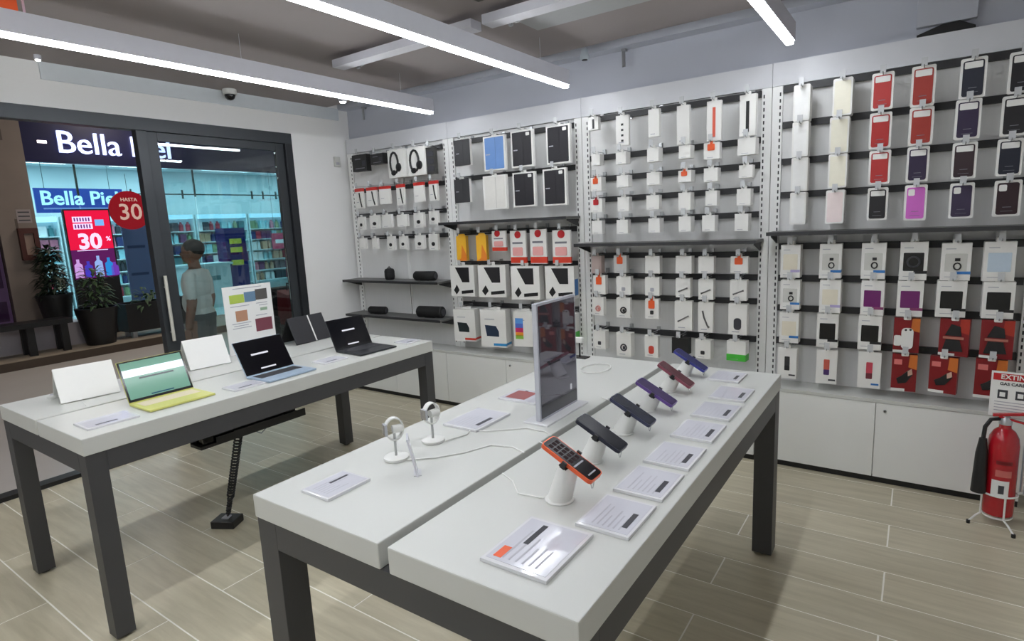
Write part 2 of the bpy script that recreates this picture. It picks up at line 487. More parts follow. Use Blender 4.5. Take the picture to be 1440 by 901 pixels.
# ================================================================== RACKS ON THE BACK WALL
BX = [0.02, 1.376, 2.720, 4.079, 5.44]
BAYN = ['leftmost', 'second', 'third', 'rightmost']
BARS = [
    [2.37, 2.05, 1.803, 1.58],
    [2.382, 2.067, 1.593, 1.318, 0.945],
    [2.40, 2.117, 1.959, 1.805, 1.643, 1.379, 1.224, 1.061, 0.80],
    [2.408, 2.19, 1.965, 1.757, 1.43, 1.223, 1.026, 0.805]]
PK = [None,
 [[(0.356,2.385,0.197,0.158),(0.601,2.369,0.187,0.097),(0.854,2.381,0.22,0.254),(1.114,2.374,0.229,0.247),(1.288,2.355,0.109,0.232)],
  [(0.31,2.065,0.145,0.194),(0.49,2.064,0.157,0.179),(0.671,2.062,0.16,0.165),(0.88,2.065,0.117,0.189),(1.116,2.065,0.146,0.176),(1.292,2.065,0.127,0.175)],
  [(0.306,1.789,0.097,0.127),(0.499,1.797,0.134,0.13),(0.668,1.796,0.136,0.123),(0.878,1.787,0.124,0.11),(1.088,1.794,0.125,0.135),(1.269,1.8,0.111,0.115)],
  [(0.301,1.579,0.084,0.106),(0.477,1.575,0.074,0.104),(0.7,1.588,0.101,0.131),(0.865,1.584,0.094,0.118),(1.08,1.589,0.12,0.126),(1.252,1.596,0.107,0.146)]],
 [[(1.65,2.377,0.173,0.214),(1.988,2.37,0.22,0.276),(2.26,2.379,0.213,0.282),(2.591,2.377,0.214,0.285)],
  [(1.624,2.052,0.171,0.198),(1.973,2.056,0.241,0.277),(2.264,2.057,0.213,0.271),(2.548,2.06,0.212,0.279)],
  [(1.578,1.586,0.13,0.235),(1.8,1.587,0.13,0.236),(1.99,1.6,0.14,0.17),(2.182,1.596,0.15,0.269),(2.378,1.602,0.15,0.275),(2.592,1.589,0.16,0.261)],
  [(1.566,1.309,0.25,0.275),(1.895,1.312,0.26,0.276),(2.236,1.305,0.26,0.276),(2.564,1.306,0.25,0.26)],
  [(1.559,0.934,0.24,0.31),(1.882,0.945,0.27,0.35),(2.201,0.945,0.2,0.318),(2.45,0.945,0.18,0.299),(2.65,0.928,0.085,0.217)]],
 [[(2.892,2.393,0.075,0.089),(3.119,2.375,0.095,0.205),(3.351,2.385,0.08,0.182),(3.555,2.379,0.085,0.251),(3.758,2.378,0.092,0.249),(3.965,2.385,0.1,0.25)],
  [(2.904,2.129,0.067,0.077),(3.104,2.124,0.08,0.081),(3.342,2.128,0.085,0.092),(3.565,2.121,0.08,0.085),(3.744,2.119,0.1,0.104),(3.962,2.122,0.11,0.102)],
  [(2.902,1.965,0.09,0.1),(3.114,1.963,0.09,0.083),(3.344,1.964,0.09,0.086),(3.566,1.958,0.09,0.077),(3.74,1.958,0.09,0.088),(3.96,1.957,0.083,0.079)],
  [(2.902,1.812,0.09,0.1),(3.117,1.809,0.085,0.1),(3.34,1.808,0.09,0.097),(3.565,1.811,0.085,0.115),(3.744,1.811,0.075,0.097),(3.95,1.809,0.085,0.103)],
  [(2.902,1.649,0.08,0.1),(3.107,1.647,0.085,0.1),(3.348,1.648,0.085,0.099),(3.567,1.651,0.085,0.102),(3.728,1.652,0.085,0.106),(3.939,1.652,0.085,0.11)],
  [(2.891,1.385,0.082,0.132),(3.086,1.388,0.1,0.129),(3.334,1.382,0.11,0.124),(3.56,1.381,0.115,0.12),(3.714,1.377,0.105,0.113),(3.93,1.376,0.11,0.109)],
  [(2.912,1.238,0.1,0.142),(3.11,1.232,0.11,0.135),(3.332,1.23,0.105,0.132),(3.556,1.226,0.1,0.133),(3.714,1.222,0.1,0.14),(3.927,1.22,0.105,0.137)],
  [(2.898,1.072,0.095,0.141),(3.106,1.073,0.105,0.149),(3.329,1.073,0.1,0.145),(3.559,1.066,0.12,0.208),(3.714,1.063,0.1,0.209),(3.926,1.061,0.12,0.209)],
  [(2.904,0.812,0.1,0.144),(3.104,0.809,0.12,0.183),(3.322,0.801,0.1,0.161),(3.534,0.80,0.12,0.115),(3.697,0.80,0.11,0.135),(3.92,0.806,0.125,0.136)]],
 [[(4.272,2.393,0.09,0.208),(4.485,2.395,0.1,0.208),(4.68,2.39,0.105,0.198),(4.866,2.393,0.108,0.21),(5.078,2.394,0.11,0.2),(5.274,2.388,0.108,0.198)],
  [(4.27,2.182,0.09,0.205),(4.476,2.182,0.1,0.205),(4.68,2.177,0.106,0.196),(4.869,2.18,0.11,0.2),(5.07,2.19,0.109,0.203),(5.26,2.18,0.109,0.197)],
  [(4.272,1.973,0.09,0.2),(4.476,1.973,0.098,0.194),(4.686,1.971,0.105,0.187),(4.865,1.972,0.102,0.189),(5.068,1.973,0.106,0.189),(5.254,1.97,0.104,0.186)],
  [(4.27,1.766,0.09,0.194),(4.47,1.766,0.098,0.196),(4.686,1.765,0.1,0.184),(4.866,1.767,0.104,0.195),(5.07,1.762,0.106,0.187),(5.26,1.762,0.11,0.184)],
  [(4.238,1.446,0.112,0.205),(4.46,1.448,0.118,0.208),(4.682,1.449,0.122,0.208),(4.876,1.452,0.13,0.215),(5.068,1.442,0.132,0.204),(5.252,1.447,0.133,0.21)],
  [(4.242,1.225,0.112,0.186),(4.466,1.229,0.115,0.2),(4.687,1.23,0.117,0.205),(4.871,1.232,0.124,0.205),(5.06,1.235,0.134,0.202),(5.262,1.234,0.134,0.198)],
  [(4.242,1.017,0.112,0.195),(4.46,1.021,0.116,0.21),(4.684,1.021,0.12,0.206),(4.866,1.016,0.125,0.202),(5.085,1.024,0.135,0.21),(5.27,1.026,0.14,0.21)],
  [(4.238,0.788,0.112,0.2),(4.464,0.794,0.114,0.215),(4.692,0.80,0.118,0.222),(4.866,0.802,0.122,0.22),(5.049,0.804,0.13,0.21),(5.258,0.81,0.135,0.22)]]]
YF = -0.19
hook_me = None
def hook_mesh():
    m = MB()
    m.tube([(0, -0.034, 0), (0, -0.225, 0.002), (0, -0.232, 0.012)], 0.0028, 6)
    m.tube([(0, -0.034, 0.014), (0, -0.221, 0.016)], 0.002, 5)
    m.box(-0.014, -0.224, 0.004, 0.014, -0.219, 0.048, 1)
    m.box(-0.012, -0.045, -0.012, 0.012, -0.031, 0.04)
    return m.mesh('hook', [CHROME, TAGC])
hook_me = hook_mesh()
bay_roots = []
BAYL = ['white slatwall rack bay with headphones and speakers, next to the corner',
        'white slatwall rack bay with tablet cases and car mounts',
        'white slatwall rack bay with rows of small white boxes',
        'white slatwall rack bay with red and dark phone cases']
for bi in range(4):
    x0, x1 = BX[bi], BX[bi + 1]
    t = thing('display_rack', BAYL[bi], 'display rack', ((x0 + x1) / 2, 0.02, 0.53), group='rack bays on the back wall')
    bay_roots.append(t)
    cx = (x0 + x1) / 2; h = (x1 - x0) / 2
    def L(x): return x - cx
    B(-h + 0.001, -0.045, -0.0, h - 0.001, 0.0, 1.90).build('back_panel', PANEL, t)
    B(-h + 0.001, -0.07, 1.901, h - 0.001, 0.0, 2.041).build('header_panel', mat('header_white', (204, 205, 209), 0.45, noise=0.012), t)
    for s in (-1, 1):
        px = s * (h - 0.032)
        p = B(px - 0.03, -0.066, 0.0, px + 0.03, -0.046, 1.9).build('upright', POST, t, bevel=0.002)
        sl = MB()
        zz = 0.04
        while zz < 1.86:
            sl.box(-0.004 + px - s * 0.016, -0.0675, zz, 0.004 + px - s * 0.016, -0.066, zz + 0.022)
            zz += 0.04
        sl.build('slots', BARM, p)
    rows = PK[bi + 1]
    for ri, bz in enumerate(BARS[bi]):
        bar = B(-h + 0.066, -0.07, -0.02, h - 0.066, -0.046, 0.02).build('bar', BARM, t, (0, 0, bz - 0.53))
        for (px, zt, pw, ph) in rows[ri]:
            ho = put('hook', hook_me, bar, (px - cx, -0.02, zt - bz + (-0.013 if bi == 3 and ri < 4 else 0.004)))
# shelves: (bay, z, x0, x1)
def shelf(bi, z, plate=True, depth=0.28):
    t = bay_roots[bi]
    h = (BX[bi + 1] - BX[bi]) / 2
    s = B(-h + 0.03, -0.02 - depth, z - 0.53 - 0.018, h - 0.03, -0.068, z - 0.53).build('shelf', SHELFM, t, bevel=0.002)
    B(-h + 0.03, -0.021 - depth, z - 0.53 - 0.022, h - 0.03, -0.0205 - depth + 0.004, z - 0.53 + 0.001).build('shelf_edge', BARM, s)
    for sx in (-1, 1):
        x = sx * (h - 0.05)
        MB().prism_x([(-0.068, z - 0.55), (-0.25, z - 0.55), (-0.25, z - 0.56), (-0.068, z - 0.61)], x - 0.003, x + 0.003).build('bracket', BARM, t)
shelf(3, 1.53); shelf(2, 1.483); shelf(1, 1.692)
shelf(0, 1.165, False); shelf(0, 0.815, False)
# thin centre upright of the leftmost bay
B(0.06, -0.06, 0.25, 0.085, -0.046, 1.9).build('upright', POST, bay_roots[0])
B(0.07, -0.0615, 0.25, 0.076, -0.0601, 0.62).build('slots', BARM, bay_roots[0])

# ---- product packs
def rowname(ri, n):
    return 'top' if ri == 0 else ('bottom' if ri == n - 1 else ORD[ri])
USED = {}
def packlabel(look, bi, ri, ci, behind=False):
    n = len(PK[bi + 1])
    pl = '%s in %s row of %s bay' % (ORD[ci], rowname(ri, n), BAYN[bi])
    return (look + [', ', ', rear copy, ', ', rearmost copy, '][int(behind)]) + pl

def base_thing(name, look, cat, bi, ri, ci, group, dy=0.0, yaw=None, behind=False):
    x, zt, pw, ph = PK[bi + 1][ri][ci]
    if yaw is None: yaw = random.uniform(-0.10, 0.10)
    t = thing(name, packlabel(look, bi, ri, ci, behind), cat, (x, YF + dy, zt - ph), yaw, group)
    return t, pw, ph

def hang_tab(mb, w, h, y0=0.001, y1=0.003, wt=0.034, ht=0.03, mi=0):
    mb.prism_y(rr(-wt / 2, h - 0.004, wt / 2, h + ht, 0.006, 2), y0, y1, mi)

CASEC = {'W': (238, 238, 236), 'C': (236, 232, 214), 'R': (176, 38, 36), 'r': (162, 54, 44), 'N': (24, 28, 44), 'K': (28, 26, 30),
         'P': (48, 36, 66), 'M': (44, 22, 30), 'I': (238, 222, 220), 'V': (206, 104, 196)}
CASEN = {'W': 'white', 'C': 'cream', 'R': 'bright red', 'r': 'brick red', 'N': 'navy', 'K': 'black', 'P': 'dark purple', 'M': 'maroon black', 'I': 'pale pink', 'V': 'pink violet'}
def case_pack(bi, ri, ci, k, behind=0):
    t, w_, h_ = base_thing('phone_case_pack', CASEN[k] + ' phone case pack', 'phone case', bi, ri, ci, 'phone case packs', dy=0.03 * behind, yaw=random.uniform(-.08, .08), behind=behind)
    MB().prism_y(rr(-w_ / 2, 0, w_ / 2, h_, 0.008, 2), 0, 0.022).build('box', PACKW, t)
    c = cmat('case_' + k, CASEC[k], 0.5)
    if k == 'W':
        MB().prism_y(rr(-w_ * .40, h_ * .05, w_ * .40, h_ * .90, 0.008, 2), -0.001, 0.0005).build('window', c, t)
        return
    if k in 'CI':
        MB().prism_y(rr(-w_ * .42, h_ * .04, w_ * .42, h_ * .93, 0.008, 2), -0.001, 0.0005).build('window', c, t)
        return
    MB().prism_y(rr(-w_ * .40, h_ * .05, w_ * .40, h_ * .93, 0.010, 3), -0.0015, 0.0005).build('case', c, t)
    if ri == 3 and ci > 2:
        MB().prism_y(rr(-w_ * .34, h_ * .70, -w_ * .05, h_ * .88, 0.006, 2), -0.003, -0.0014).build('camera_ring', PACKW, t)
    else:
        MB().prism_y(rr(-w_ * .34, h_ * .74, w_ * .34, h_ * .90, 0.004, 2), -0.003, -0.0014).build('header_label', PACKW, t)
    p = MB()
    p.box(-w_ * .16, -0.0022, h_ * .25, w_ * .16, -0.0014, h_ * .265)
    p.box(-w_ * .22, -0.0022, h_ * .14, w_ * .22, -0.0014, h_ * .15)
    p.build('print', PRINT, t)
cols = ['WCRrNK', 'WCRrPK', 'WCRPMN', 'WIKVPM']
for ri in range(4):
    for ci in range(6):
        case_pack(3, ri, ci, cols[ri][ci])
        if ci < 2:
            case_pack(3, ri, ci, cols[ri][ci], 1)
            case_pack(3, ri, ci, cols[ri][ci], 2)

WINC = {'cream': (228, 221, 202), 'clear': (206, 206, 200), 'camera': (22, 22, 22), 'irid': (196, 212, 226), 'purple': (112, 34, 104), 'black': (20, 20, 20)}
TAGN = {'blue': BLUE, 'lilac': cmat('lilac', (176, 164, 206)), 'plum': cmat('plum', (130, 48, 100)), 'black': BLACK}
def window_pack(bi, ri, ci, win, tg, behind=0):
    look = {'cream': 'white box with cream window', 'clear': 'white box with clear window', 'camera': 'white box with black camera window', 'irid': 'white box with iridescent window',
            'purple': 'white box with purple window', 'black': 'white box with black window'}[win]
    t, w_, h_ = base_thing('window_box', look, 'boxed case', bi, ri, ci, 'boxed phone cases with windows', dy=0.045 * behind, behind=behind)
    b = MB().box(-w_ / 2, 0, 0, w_ / 2, 0.036, h_)
    hang_tab(b, w_, h_, 0.004, 0.008, 0.04, 0.022)
    b.build('box', PACKW, t)
    z0, z1 = h_ * .24, h_ * .72
    MB().prism_y(rr(-w_ * .37, z0, w_ * .37, z1, 0.004, 2), -0.0012, 0.0005).build('window', cmat('win_' + win, WINC[win], 0.25), t)
    if win == 'clear':
        p = MB()
        p.box(-w_ * .04, -0.003, h_ * .52, w_ * .14, -0.001, h_ * .60)
        p.tube([(w_ * (.05 + .12 * math.cos(a)), -0.002, h_ * .38 + w_ * .14 * math.sin(a)) for a in [k * PI / 6 for k in range(13)]], 0.004, 5)
        p.build('gadget', BLACK, t)
    if win == 'camera':
        p = MB()
        p.tube([(w_ * .22 * math.cos(a), -0.002, h_ * .48 + w_ * .22 * math.sin(a)) for a in [k * PI / 8 for k in range(17)]], 0.006, 5)
        p.build('ring', PRINTD, t)
    if tg:
        B(w_ * .02, -0.002, h_ * .17, w_ * .5, 0.0, h_ * .245).build('colour_tag', TAGN[tg], t)
    p = MB()
    p.box(-w_ * .36, -0.001, h_ * .09, w_ * .1, 0.0, h_ * .105)
    p.box(-w_ * .36, -0.001, h_ * .84, -w_ * .02, 0.0, h_ * .86)
    p.build('print', PRINTL, t)
R4 = [('cream', 'lilac'), ('clear', 'blue'), ('clear', 'blue'), ('camera', 'black'), ('clear', 'blue'), ('irid', None)]
R5 = [('clear', 'blue'), ('cream', 'lilac'), ('purple', 'plum'), ('purple', 'plum'), ('black', 'black'), ('black', 'black')]
R6 = [('cream', 'blue'), ('black', 'black'), ('black', 'black')]
for ri, rr_ in ((4, R4), (5, R5), (6, R6)):
    for ci, (wn, tg) in enumerate(rr_):
        window_pack(3, ri, ci, wn, tg)
        window_pack(3, ri, ci, wn, tg, 1)

def phone_box(bi, ri, ci, cname, c1, c2, strip):
    t, w_, h_ = base_thing('phone_picture_box', 'slim white box printed with a %s phone' % cname, 'boxed accessory', bi, ri, ci, 'slim white boxes with a phone picture')
    b = MB().box(-w_ / 2, 0, 0, w_ / 2, 0.05, h_)
    hang_tab(b, w_, h_, 0.004, 0.008, 0.036, 0.02)
    b.build('box', PACKW, t)
    p = MB()
    p.prism_y(rr(-w_ * .14, h_ * .42, w_ * .14, h_ * .72, 0.004, 2), -0.0015, 0.0005, 0)
    p.prism_y(rr(-w_ * .14, h_ * .26, w_ * .14, h_ * .43, 0.004, 2), -0.0014, 0.0005, 1)
    p.build('phone_picture', [cmat('ph_' + cname + '_a', c1), cmat('ph_' + cname + '_b', c2)], t)
    B(w_ * .1, -0.0012, h_ * .09, w_ * .44, 0.0005, h_ * .14).build('colour_tag', strip, t)
phone_box(3, 7, 0, 'dark', (48, 48, 50), (30, 30, 32), PRINTD)
phone_box(3, 7, 1, 'sunset', (196, 92, 76), (74, 48, 110), PRINTD)
phone_box(3, 7, 2, 'pink', (198, 70, 88), (110, 44, 56), BLUE)

DKRED = cmat('dark_red', (128, 16, 24), 0.35)
def red_pack(bi, ri, ci, kind):
    look = {'white': 'red pack with white gadget', 'frame': 'red pack with dark phone holder', 'lamp': 'red pack with dark gadget picture'}[kind]
    t, w_, h_ = base_thing('red_blister_pack', look, 'blister pack', bi, ri, ci, 'red blister packs', yaw={3: 0.05, 4: -0.22, 5: -0.1}[ci])
    b = MB().box(-w_ / 2, 0, 0, w_ / 2, 0.04, h_)
    b.build('box', DKRED, t)
    MB().prism_y([(w_ * .16, h_ * .66), (w_ * .5, h_ * .6), (w_ * .5, h_), (w_ * .2, h_)], -0.001, 0.0005).build('orange_corner', cmat('amber', (206, 112, 42)) if kind != 'frame' else cmat('scarlet', (172, 46, 30)), t)
    B(-w_ * .5, -0.0015, 0.0, w_ * .06, 0.0005, h_ * .07).build('white_strip', PACKW, t)
    g = MB()
    if kind == 'white':
        g.prism_y(rr(-w_ * .2, h_ * .12, w_ * .26, h_ * .72, 0.02, 3), -0.012, 0.0)
        g.prism_y(rr(-w_ * .48, h_ * .2, -w_ * .2, h_ * .5, 0.008, 2), -0.010, 0.0)
        g.build('gadget', PACKW, t)
        k = MB(); k.ellipsoid((-w_ * .04, -0.013, h_ * .67), (0.006, 0.003, 0.006)); k.ellipsoid((w_ * .14, -0.013, h_ * .68), (0.006, 0.003, 0.006)); k.build('button', BLACK, t)
    elif kind == 'frame':
        g.prism_y([(-w_ * .3, h_ * .55), (w_ * .25, h_ * .55), (w_ * .2, h_ * .8), (-w_ * .1, h_ * .86)], -0.006, 0.0)
        g.prism_y([(-w_ * .38, h_ * .12), (w_ * .32, h_ * .14), (w_ * .2, h_ * .44), (-w_ * .26, h_ * .44)], -0.006, 0.0)
        g.build('gadget', BLACK, t)
        B(-w_ * .36, -0.007, h_ * .46, w_ * .34, 0.0, h_ * .52).build('bar_picture', cmat('dusty', (176, 110, 96)), t)
    else:
        g.prism_y([(-w_ * .22, h_ * .2), (w_ * .1, h_ * .24), (w_ * .34, h_ * .46), (w_ * .2, h_ * .6), (-w_ * .1, h_ * .42), (-w_ * .3, h_ * .34)], -0.004, 0.0005)
        g.build('gadget', BLACK, t)
        B(-w_ * .42, -0.001, h_ * .72, -w_ * .1, 0.0005, h_ * .86).build('logo', cmat('rose', (222, 120, 116)), t)
        MB().prism_y([(w_ * .16, h_ * .42), (w_ * .34, h_ * .48), (w_ * .3, h_ * .62), (w_ * .14, h_ * .56)], -0.0045, 0.0005).build('hand_picture', cmat('skin_print', (206, 168, 150)), t)
    MB().prism_y(rr(-0.018, h_ - 0.01, 0.018, h_ + 0.018, 0.005, 2), -0.002, 0.002).build('hang_tab', PACKW, t)
for ci, k in ((3, 'white'), (4, 'frame'), (5, 'frame')): red_pack(3, 6, ci, k)
for ci in (3, 4, 5): red_pack(3, 7, ci, 'lamp')

# third bay: small boxes
def mini(bi, ri, ci, look, depth=0.055, body=None, tagc=None, pic=None, bottom=None, name='accessory_box', cat='boxed accessory', group='small boxed accessories'):
    t, w_, h_ = base_thing(name, look, cat, bi, ri, ci, group)
    b = MB().box(-w_ / 2, 0, 0, w_ / 2, depth, h_)
    hang_tab(b, w_, h_, 0.006, 0.010, 0.034, 0.02)
    b.build('box', body or PACKW, t)
    if tagc: MB().prism_y(rr(-w_ * .26, h_ * .52, w_ * .2, h_ * .92, 0.006, 2), -0.004, -0.0005).build('price_sticker', tagc, t)
    if tagc: MB().prism_y(rr(-w_ * .1, h_ * .9, w_ * .08, h_ * 1.12, 0.003, 2), -0.004, -0.001).build('sticker_tab', tagc, t)
    g = MB()
    if pic:
        kind, pm = pic
        if kind == 'ring':
            g.tube([(w_ * .2 * math.cos(a), -0.001, h_ * .38 + w_ * .2 * math.sin(a)) for a in [k * PI / 6 for k in range(13)]], 0.006, 5)
            g.prism_y(rr(-w_ * .06, h_ * .30, w_ * .12, h_ * .44, 0.004, 2), -0.002, 0.0)
        elif kind == 'oval':
            g.prism_y(rr(-w_ * .2, h_ * .16, w_ * .2, h_ * .54, w_ * .17, 5), -0.003, 0.0)
        elif kind == 'cable':
            g.tube([(-w_ * .32, -0.001, h_ * .3), (-w_ * .2, -0.001, h_ * .34), (w_ * .24, -0.001, h_ * .48), (w_ * .32, -0.001, h_ * .5)], [0.007, 0.005, 0.005, 0.007], 6)
        elif kind == 'cable_steep':
            g.tube([(-w_ * .2, -0.001, h_ * .72), (-w_ * .1, -0.001, h_ * .5), (w_ * .12, -0.001, h_ * .24), (w_ * .24, -0.001, h_ * .16)], [0.006, 0.006, 0.006, 0.008], 6)
        elif kind == 'dot':
            g.prism_y(rr(-w_ * .14, h_ * .22, w_ * .12, h_ * .42, 0.006, 3), -0.002, 0.0)
        elif kind == 'stripe':
            g.box(-w_ * .1, -0.0015, h_ * .1, w_ * .1, 0.0005, h_ * .84)
        elif kind == 'glyphs':
            for k in range(4): g.box(-w_ * .1, -0.0015, h_ * (.12 + .18 * k), w_ * .08, 0.0005, h_ * (.19 + .18 * k))
        elif kind == 'bud':
            g.ellipsoid((0, -0.002, h_ * .38), (w_ * .2, 0.008, h_ * .13))
        g.build('picture', pm, t, smooth=kind in ('ring', 'cable', 'cable_steep', 'bud'))
    if bottom: B(-w_ / 2 - 0.0008, -0.0008, 0, w_ / 2 + 0.0008, depth + 0.0008, h_ * .34).build('colour_band', bottom, t)
    p = MB(); p.box(-w_ * .3, -0.0008, h_ * .08, w_ * .1, 0.0003, h_ * .11); p.build('print', PRINTL, t)
GREYP = cmat('grey_picture', (96, 94, 94))
PINKP = cmat('pink_picture', (206, 140, 132))
mini(2, 0, 0, 'small white box with dark mark', 0.05, pic=('stripe', BLACK))
mini(2, 0, 1, 'tall white box with black glyphs', 0.03, pic=('glyphs', BLACK))
mini(2, 0, 2, 'plain narrow white box', 0.03)
mini(2, 0, 3, 'plain tall white box', 0.03)
mini(2, 0, 4, 'tall white box with red stripe', 0.03, pic=('stripe', cmat('salmon', (222, 96, 74))))
mini(2, 0, 5, 'tall white box with black watch strap', 0.035, pic=('stripe', BLACK))
tags = {(1, 4): ORANGE, (2, 0): ORANGE, (2, 3): ORANGE, (3, 0): RED}
for ri in range(1, 5):
    for ci in range(6):
        tg = tags.get((ri, ci))
        mini(2, ri, ci, 'small white box with orange price sticker' if tg == ORANGE else ('small white box with red price sticker' if tg else 'small plain white box'), 0.07, tagc=tg)
mini(2, 5, 0, 'small rosy grey box', 0.06, body=cmat('rosy_grey', (176, 158, 152)))
mini(2, 5, 1, 'clear box with orange sticker', 0.05, body=cmat('clear_grey', (198, 198, 196)), tagc=ORANGE)
for ci in (2, 3, 4): mini(2, 5, ci, 'square white box', 0.05)
mini(2, 5, 5, 'white card box with orange sticker', 0.03, tagc=ORANGE)
mini(2, 6, 0, 'white box with orange sticker', 0.05, tagc=ORANGE)
for ci in (1, 2): mini(2, 6, ci, 'white box with grey oval picture', 0.06, pic=('dot', PRINTL))
for ci in (3, 4, 5): mini(2, 6, ci, 'white box with small cable picture', 0.06, pic=('cable', GREYP))
mini(2, 7, 0, 'white box with pink ring', 0.04, pic=('ring', PINKP))
mini(2, 7, 1, 'white box with black ring', 0.04, pic=('ring', BLACK))
mini(2, 7, 2, 'white box with ring and orange sticker', 0.04, tagc=ORANGE, pic=('dot', BLACK))
mini(2, 7, 3, 'white box with grey cable', 0.05, pic=('cable', GREYP))
mini(2, 7, 4, 'white box with diagonal cable', 0.05, pic=('cable_steep', GREYP))
mini(2, 7, 5, 'white box with dark oval gadget', 0.05, pic=('oval', PRINTD))
mini(2, 8, 0, 'white box with small dark bud', 0.06, pic=('dot', PRINTD))
mini(2, 8, 1, 'white box with coiled dark cable', 0.06, pic=('ring', PRINTD))
mini(2, 8, 2, 'white box with red oval gadget', 0.05, pic=('oval', cmat('coral', (206, 72, 58))))
mini(2, 8, 3, 'small black box', 0.06, body=BLACK)
mini(2, 8, 4, 'white box with dark gadget picture', 0.06, pic=('dot', BLACK))
mini(2, 8, 5, 'white box with bright green base', 0.07, bottom=cmat('bright_green', (70, 186, 60)))

# second bay: tablet cases, yellow packs, car mounts, big boxes
def tablet_case(ri, ci, cname, rgb, bare=False):
    t, w_, h_ = base_thing('tablet_case_pack', cname + ' tablet case pack', 'tablet case', 1, ri, ci, 'tablet case packs', yaw=random.uniform(-.04, .06))
    b = MB().box(-w_ / 2, 0, 0, w_ / 2, 0.028, h_)
    hang_tab(b, w_, h_, 0.004, 0.008, 0.05, 0.016)
    b.build('box', PACKW, t)
    m_ = 0.0 if bare else 0.07
    c = cmat('tab_' + cname.replace(' ', '_'), rgb, 0.5)
    MB().prism_y(rr(-w_ * (.5 - m_), h_ * m_ * .6, w_ * (.5 - m_), h_ * (1 - m_ * .6), 0.006, 2), -0.002, 0.0005).build('case', c, t)
    if cname != 'white':
        B(-w_ * .38, -0.003, h_ * .46, -w_ * .2, -0.0018, h_ * .49).build('logo', PRINTL, t)
    if cname.startswith('black'):
        MB().prism_y(rr(w_ * .2, h_ * .84, w_ * .36, h_ * .93, 0.006, 3), -0.003, -0.0018).build('camera_hole', PACKW, t)
    B(w_ * .05, -0.0026, h_ * .04, w_ * .06, -0.0019, h_ * .95).build('fold_line', cmat('fold_' + cname.replace(' ', '_'), tuple(int(v * .8) for v in rgb)), t)
tablet_case(0, 0, 'charcoal', (58, 58, 60), True); tablet_case(0, 1, 'light blue', (104, 146, 206)); tablet_case(0, 2, 'black', (32, 30, 36)); tablet_case(0, 3, 'black', (32, 30, 36))
tablet_case(1, 0, 'charcoal', (58, 58, 60), True); tablet_case(1, 1, 'white', (226, 224, 218)); tablet_case(1, 2, 'black', (32, 30, 36)); tablet_case(1, 3, 'black', (32, 30, 36))
YEL = cmat('yellow_pack', (240, 182, 34))
for ci in (0, 1):
    t, w_, h_ = base_thing('yellow_pouch', 'yellow and orange carton', 'boxed accessory', 1, 2, ci, 'yellow cartons', yaw=0.3)
    B(-w_ * .35, 0, 0, w_ * .35, 0.06, h_ * .92).build('box', YEL, t)
    MB().prism_y([(-w_ * .35, 0), (w_ * .35, 0), (w_ * .35, h_ * .2), (w_ * .05, h_ * .6), (-w_ * .05, h_ * .1)], -0.0012, 0.0005).build('orange_sweep', cmat('amber2', (230, 130, 28)), t)
    MB().prism_y([(-w_ * .3, h_ * .92), (w_ * .3, h_ * .92), (w_ * .16, h_ * 1.0), (-w_ * .16, h_ * 1.0)], 0.02, 0.03).build('hang_tab', YEL, t)
for ci in (2, 3, 4, 5):
    t, w_, h_ = base_thing('memory_card_pack', 'small red and white card pack' if ci == 2 else 'white blister card with red base and badge', 'blister pack', 1, 2, ci, 'red and white card packs', yaw=0.02)
    B(-w_ / 2, 0, 0, w_ / 2, 0.02, h_).build('card', PACKW, t)
    B(-w_ / 2 - .0005, -0.001, h_ * .02, w_ / 2 + .0005, 0.0205, h_ * .2).build('red_base', cmat('tomato', (214, 62, 40)), t)
    MB().prism_y([(w_ * .2 * math.cos(a) - (.1 * w_ if ci == 2 else 0), h_ * .88 + w_ * .2 * math.sin(a)) for a in [k * PI / 7 for k in range(14)]], -0.003, 0.0).build('badge', RED, t)
    MB().prism_y(rr(-w_ * .34, h_ * .24, w_ * .3, h_ * .5, 0.01, 3), -0.006, 0.0).build('blister', cmat('pale_rose', (232, 168, 164), 0.2), t)
    B(-w_ * .36, -0.001, h_ * .6, w_ * .3, 0.0, h_ * .66).build('print', PRINT, t)
for ci in range(4):
    t, w_, h_ = base_thing('car_mount_box', 'white car mount box with dark clamp picture', 'boxed accessory', 1, 3, ci, 'white car mount boxes', yaw=[0.1, 0.2, 0.12, 0.1][ci])
    b = MB().box(-w_ * .5, 0, 0, w_ * .5, 0.09, h_)
    hang_tab(b, w_, h_, 0.01, 0.014, 0.06, 0.03)
    b.build('box', PACKW, t)
    MB().prism_y([(-w_ * .28, h_ * .94), (w_ * .3, h_ * .94), (w_ * .3, h_ * .46), (0.0, h_ * .46)], -0.0015, 0.0005).build('picture', cmat('black_picture', (26, 24, 28)), t)
    g = MB()
    g.prism_y([(-w_ * .38, h_ * .2), (-w_ * .27, h_ * .06), (-w_ * .14, h_ * .2), (-w_ * .24, h_ * .38)], -0.002, 0.0005)
    g.prism_y([(-w_ * .05, h_ * .08), (w_ * .44, h_ * .12), (w_ * .44, h_ * .22), (-w_ * .05, h_ * .18)], -0.002, 0.0005)
    g.build('gadget_picture', BLACK, t)
    if ci == 3: B(w_ * .5, 0.01, h_ * .1, w_ * .503, 0.08, h_ * .6).build('blue_side', BLUE, t)
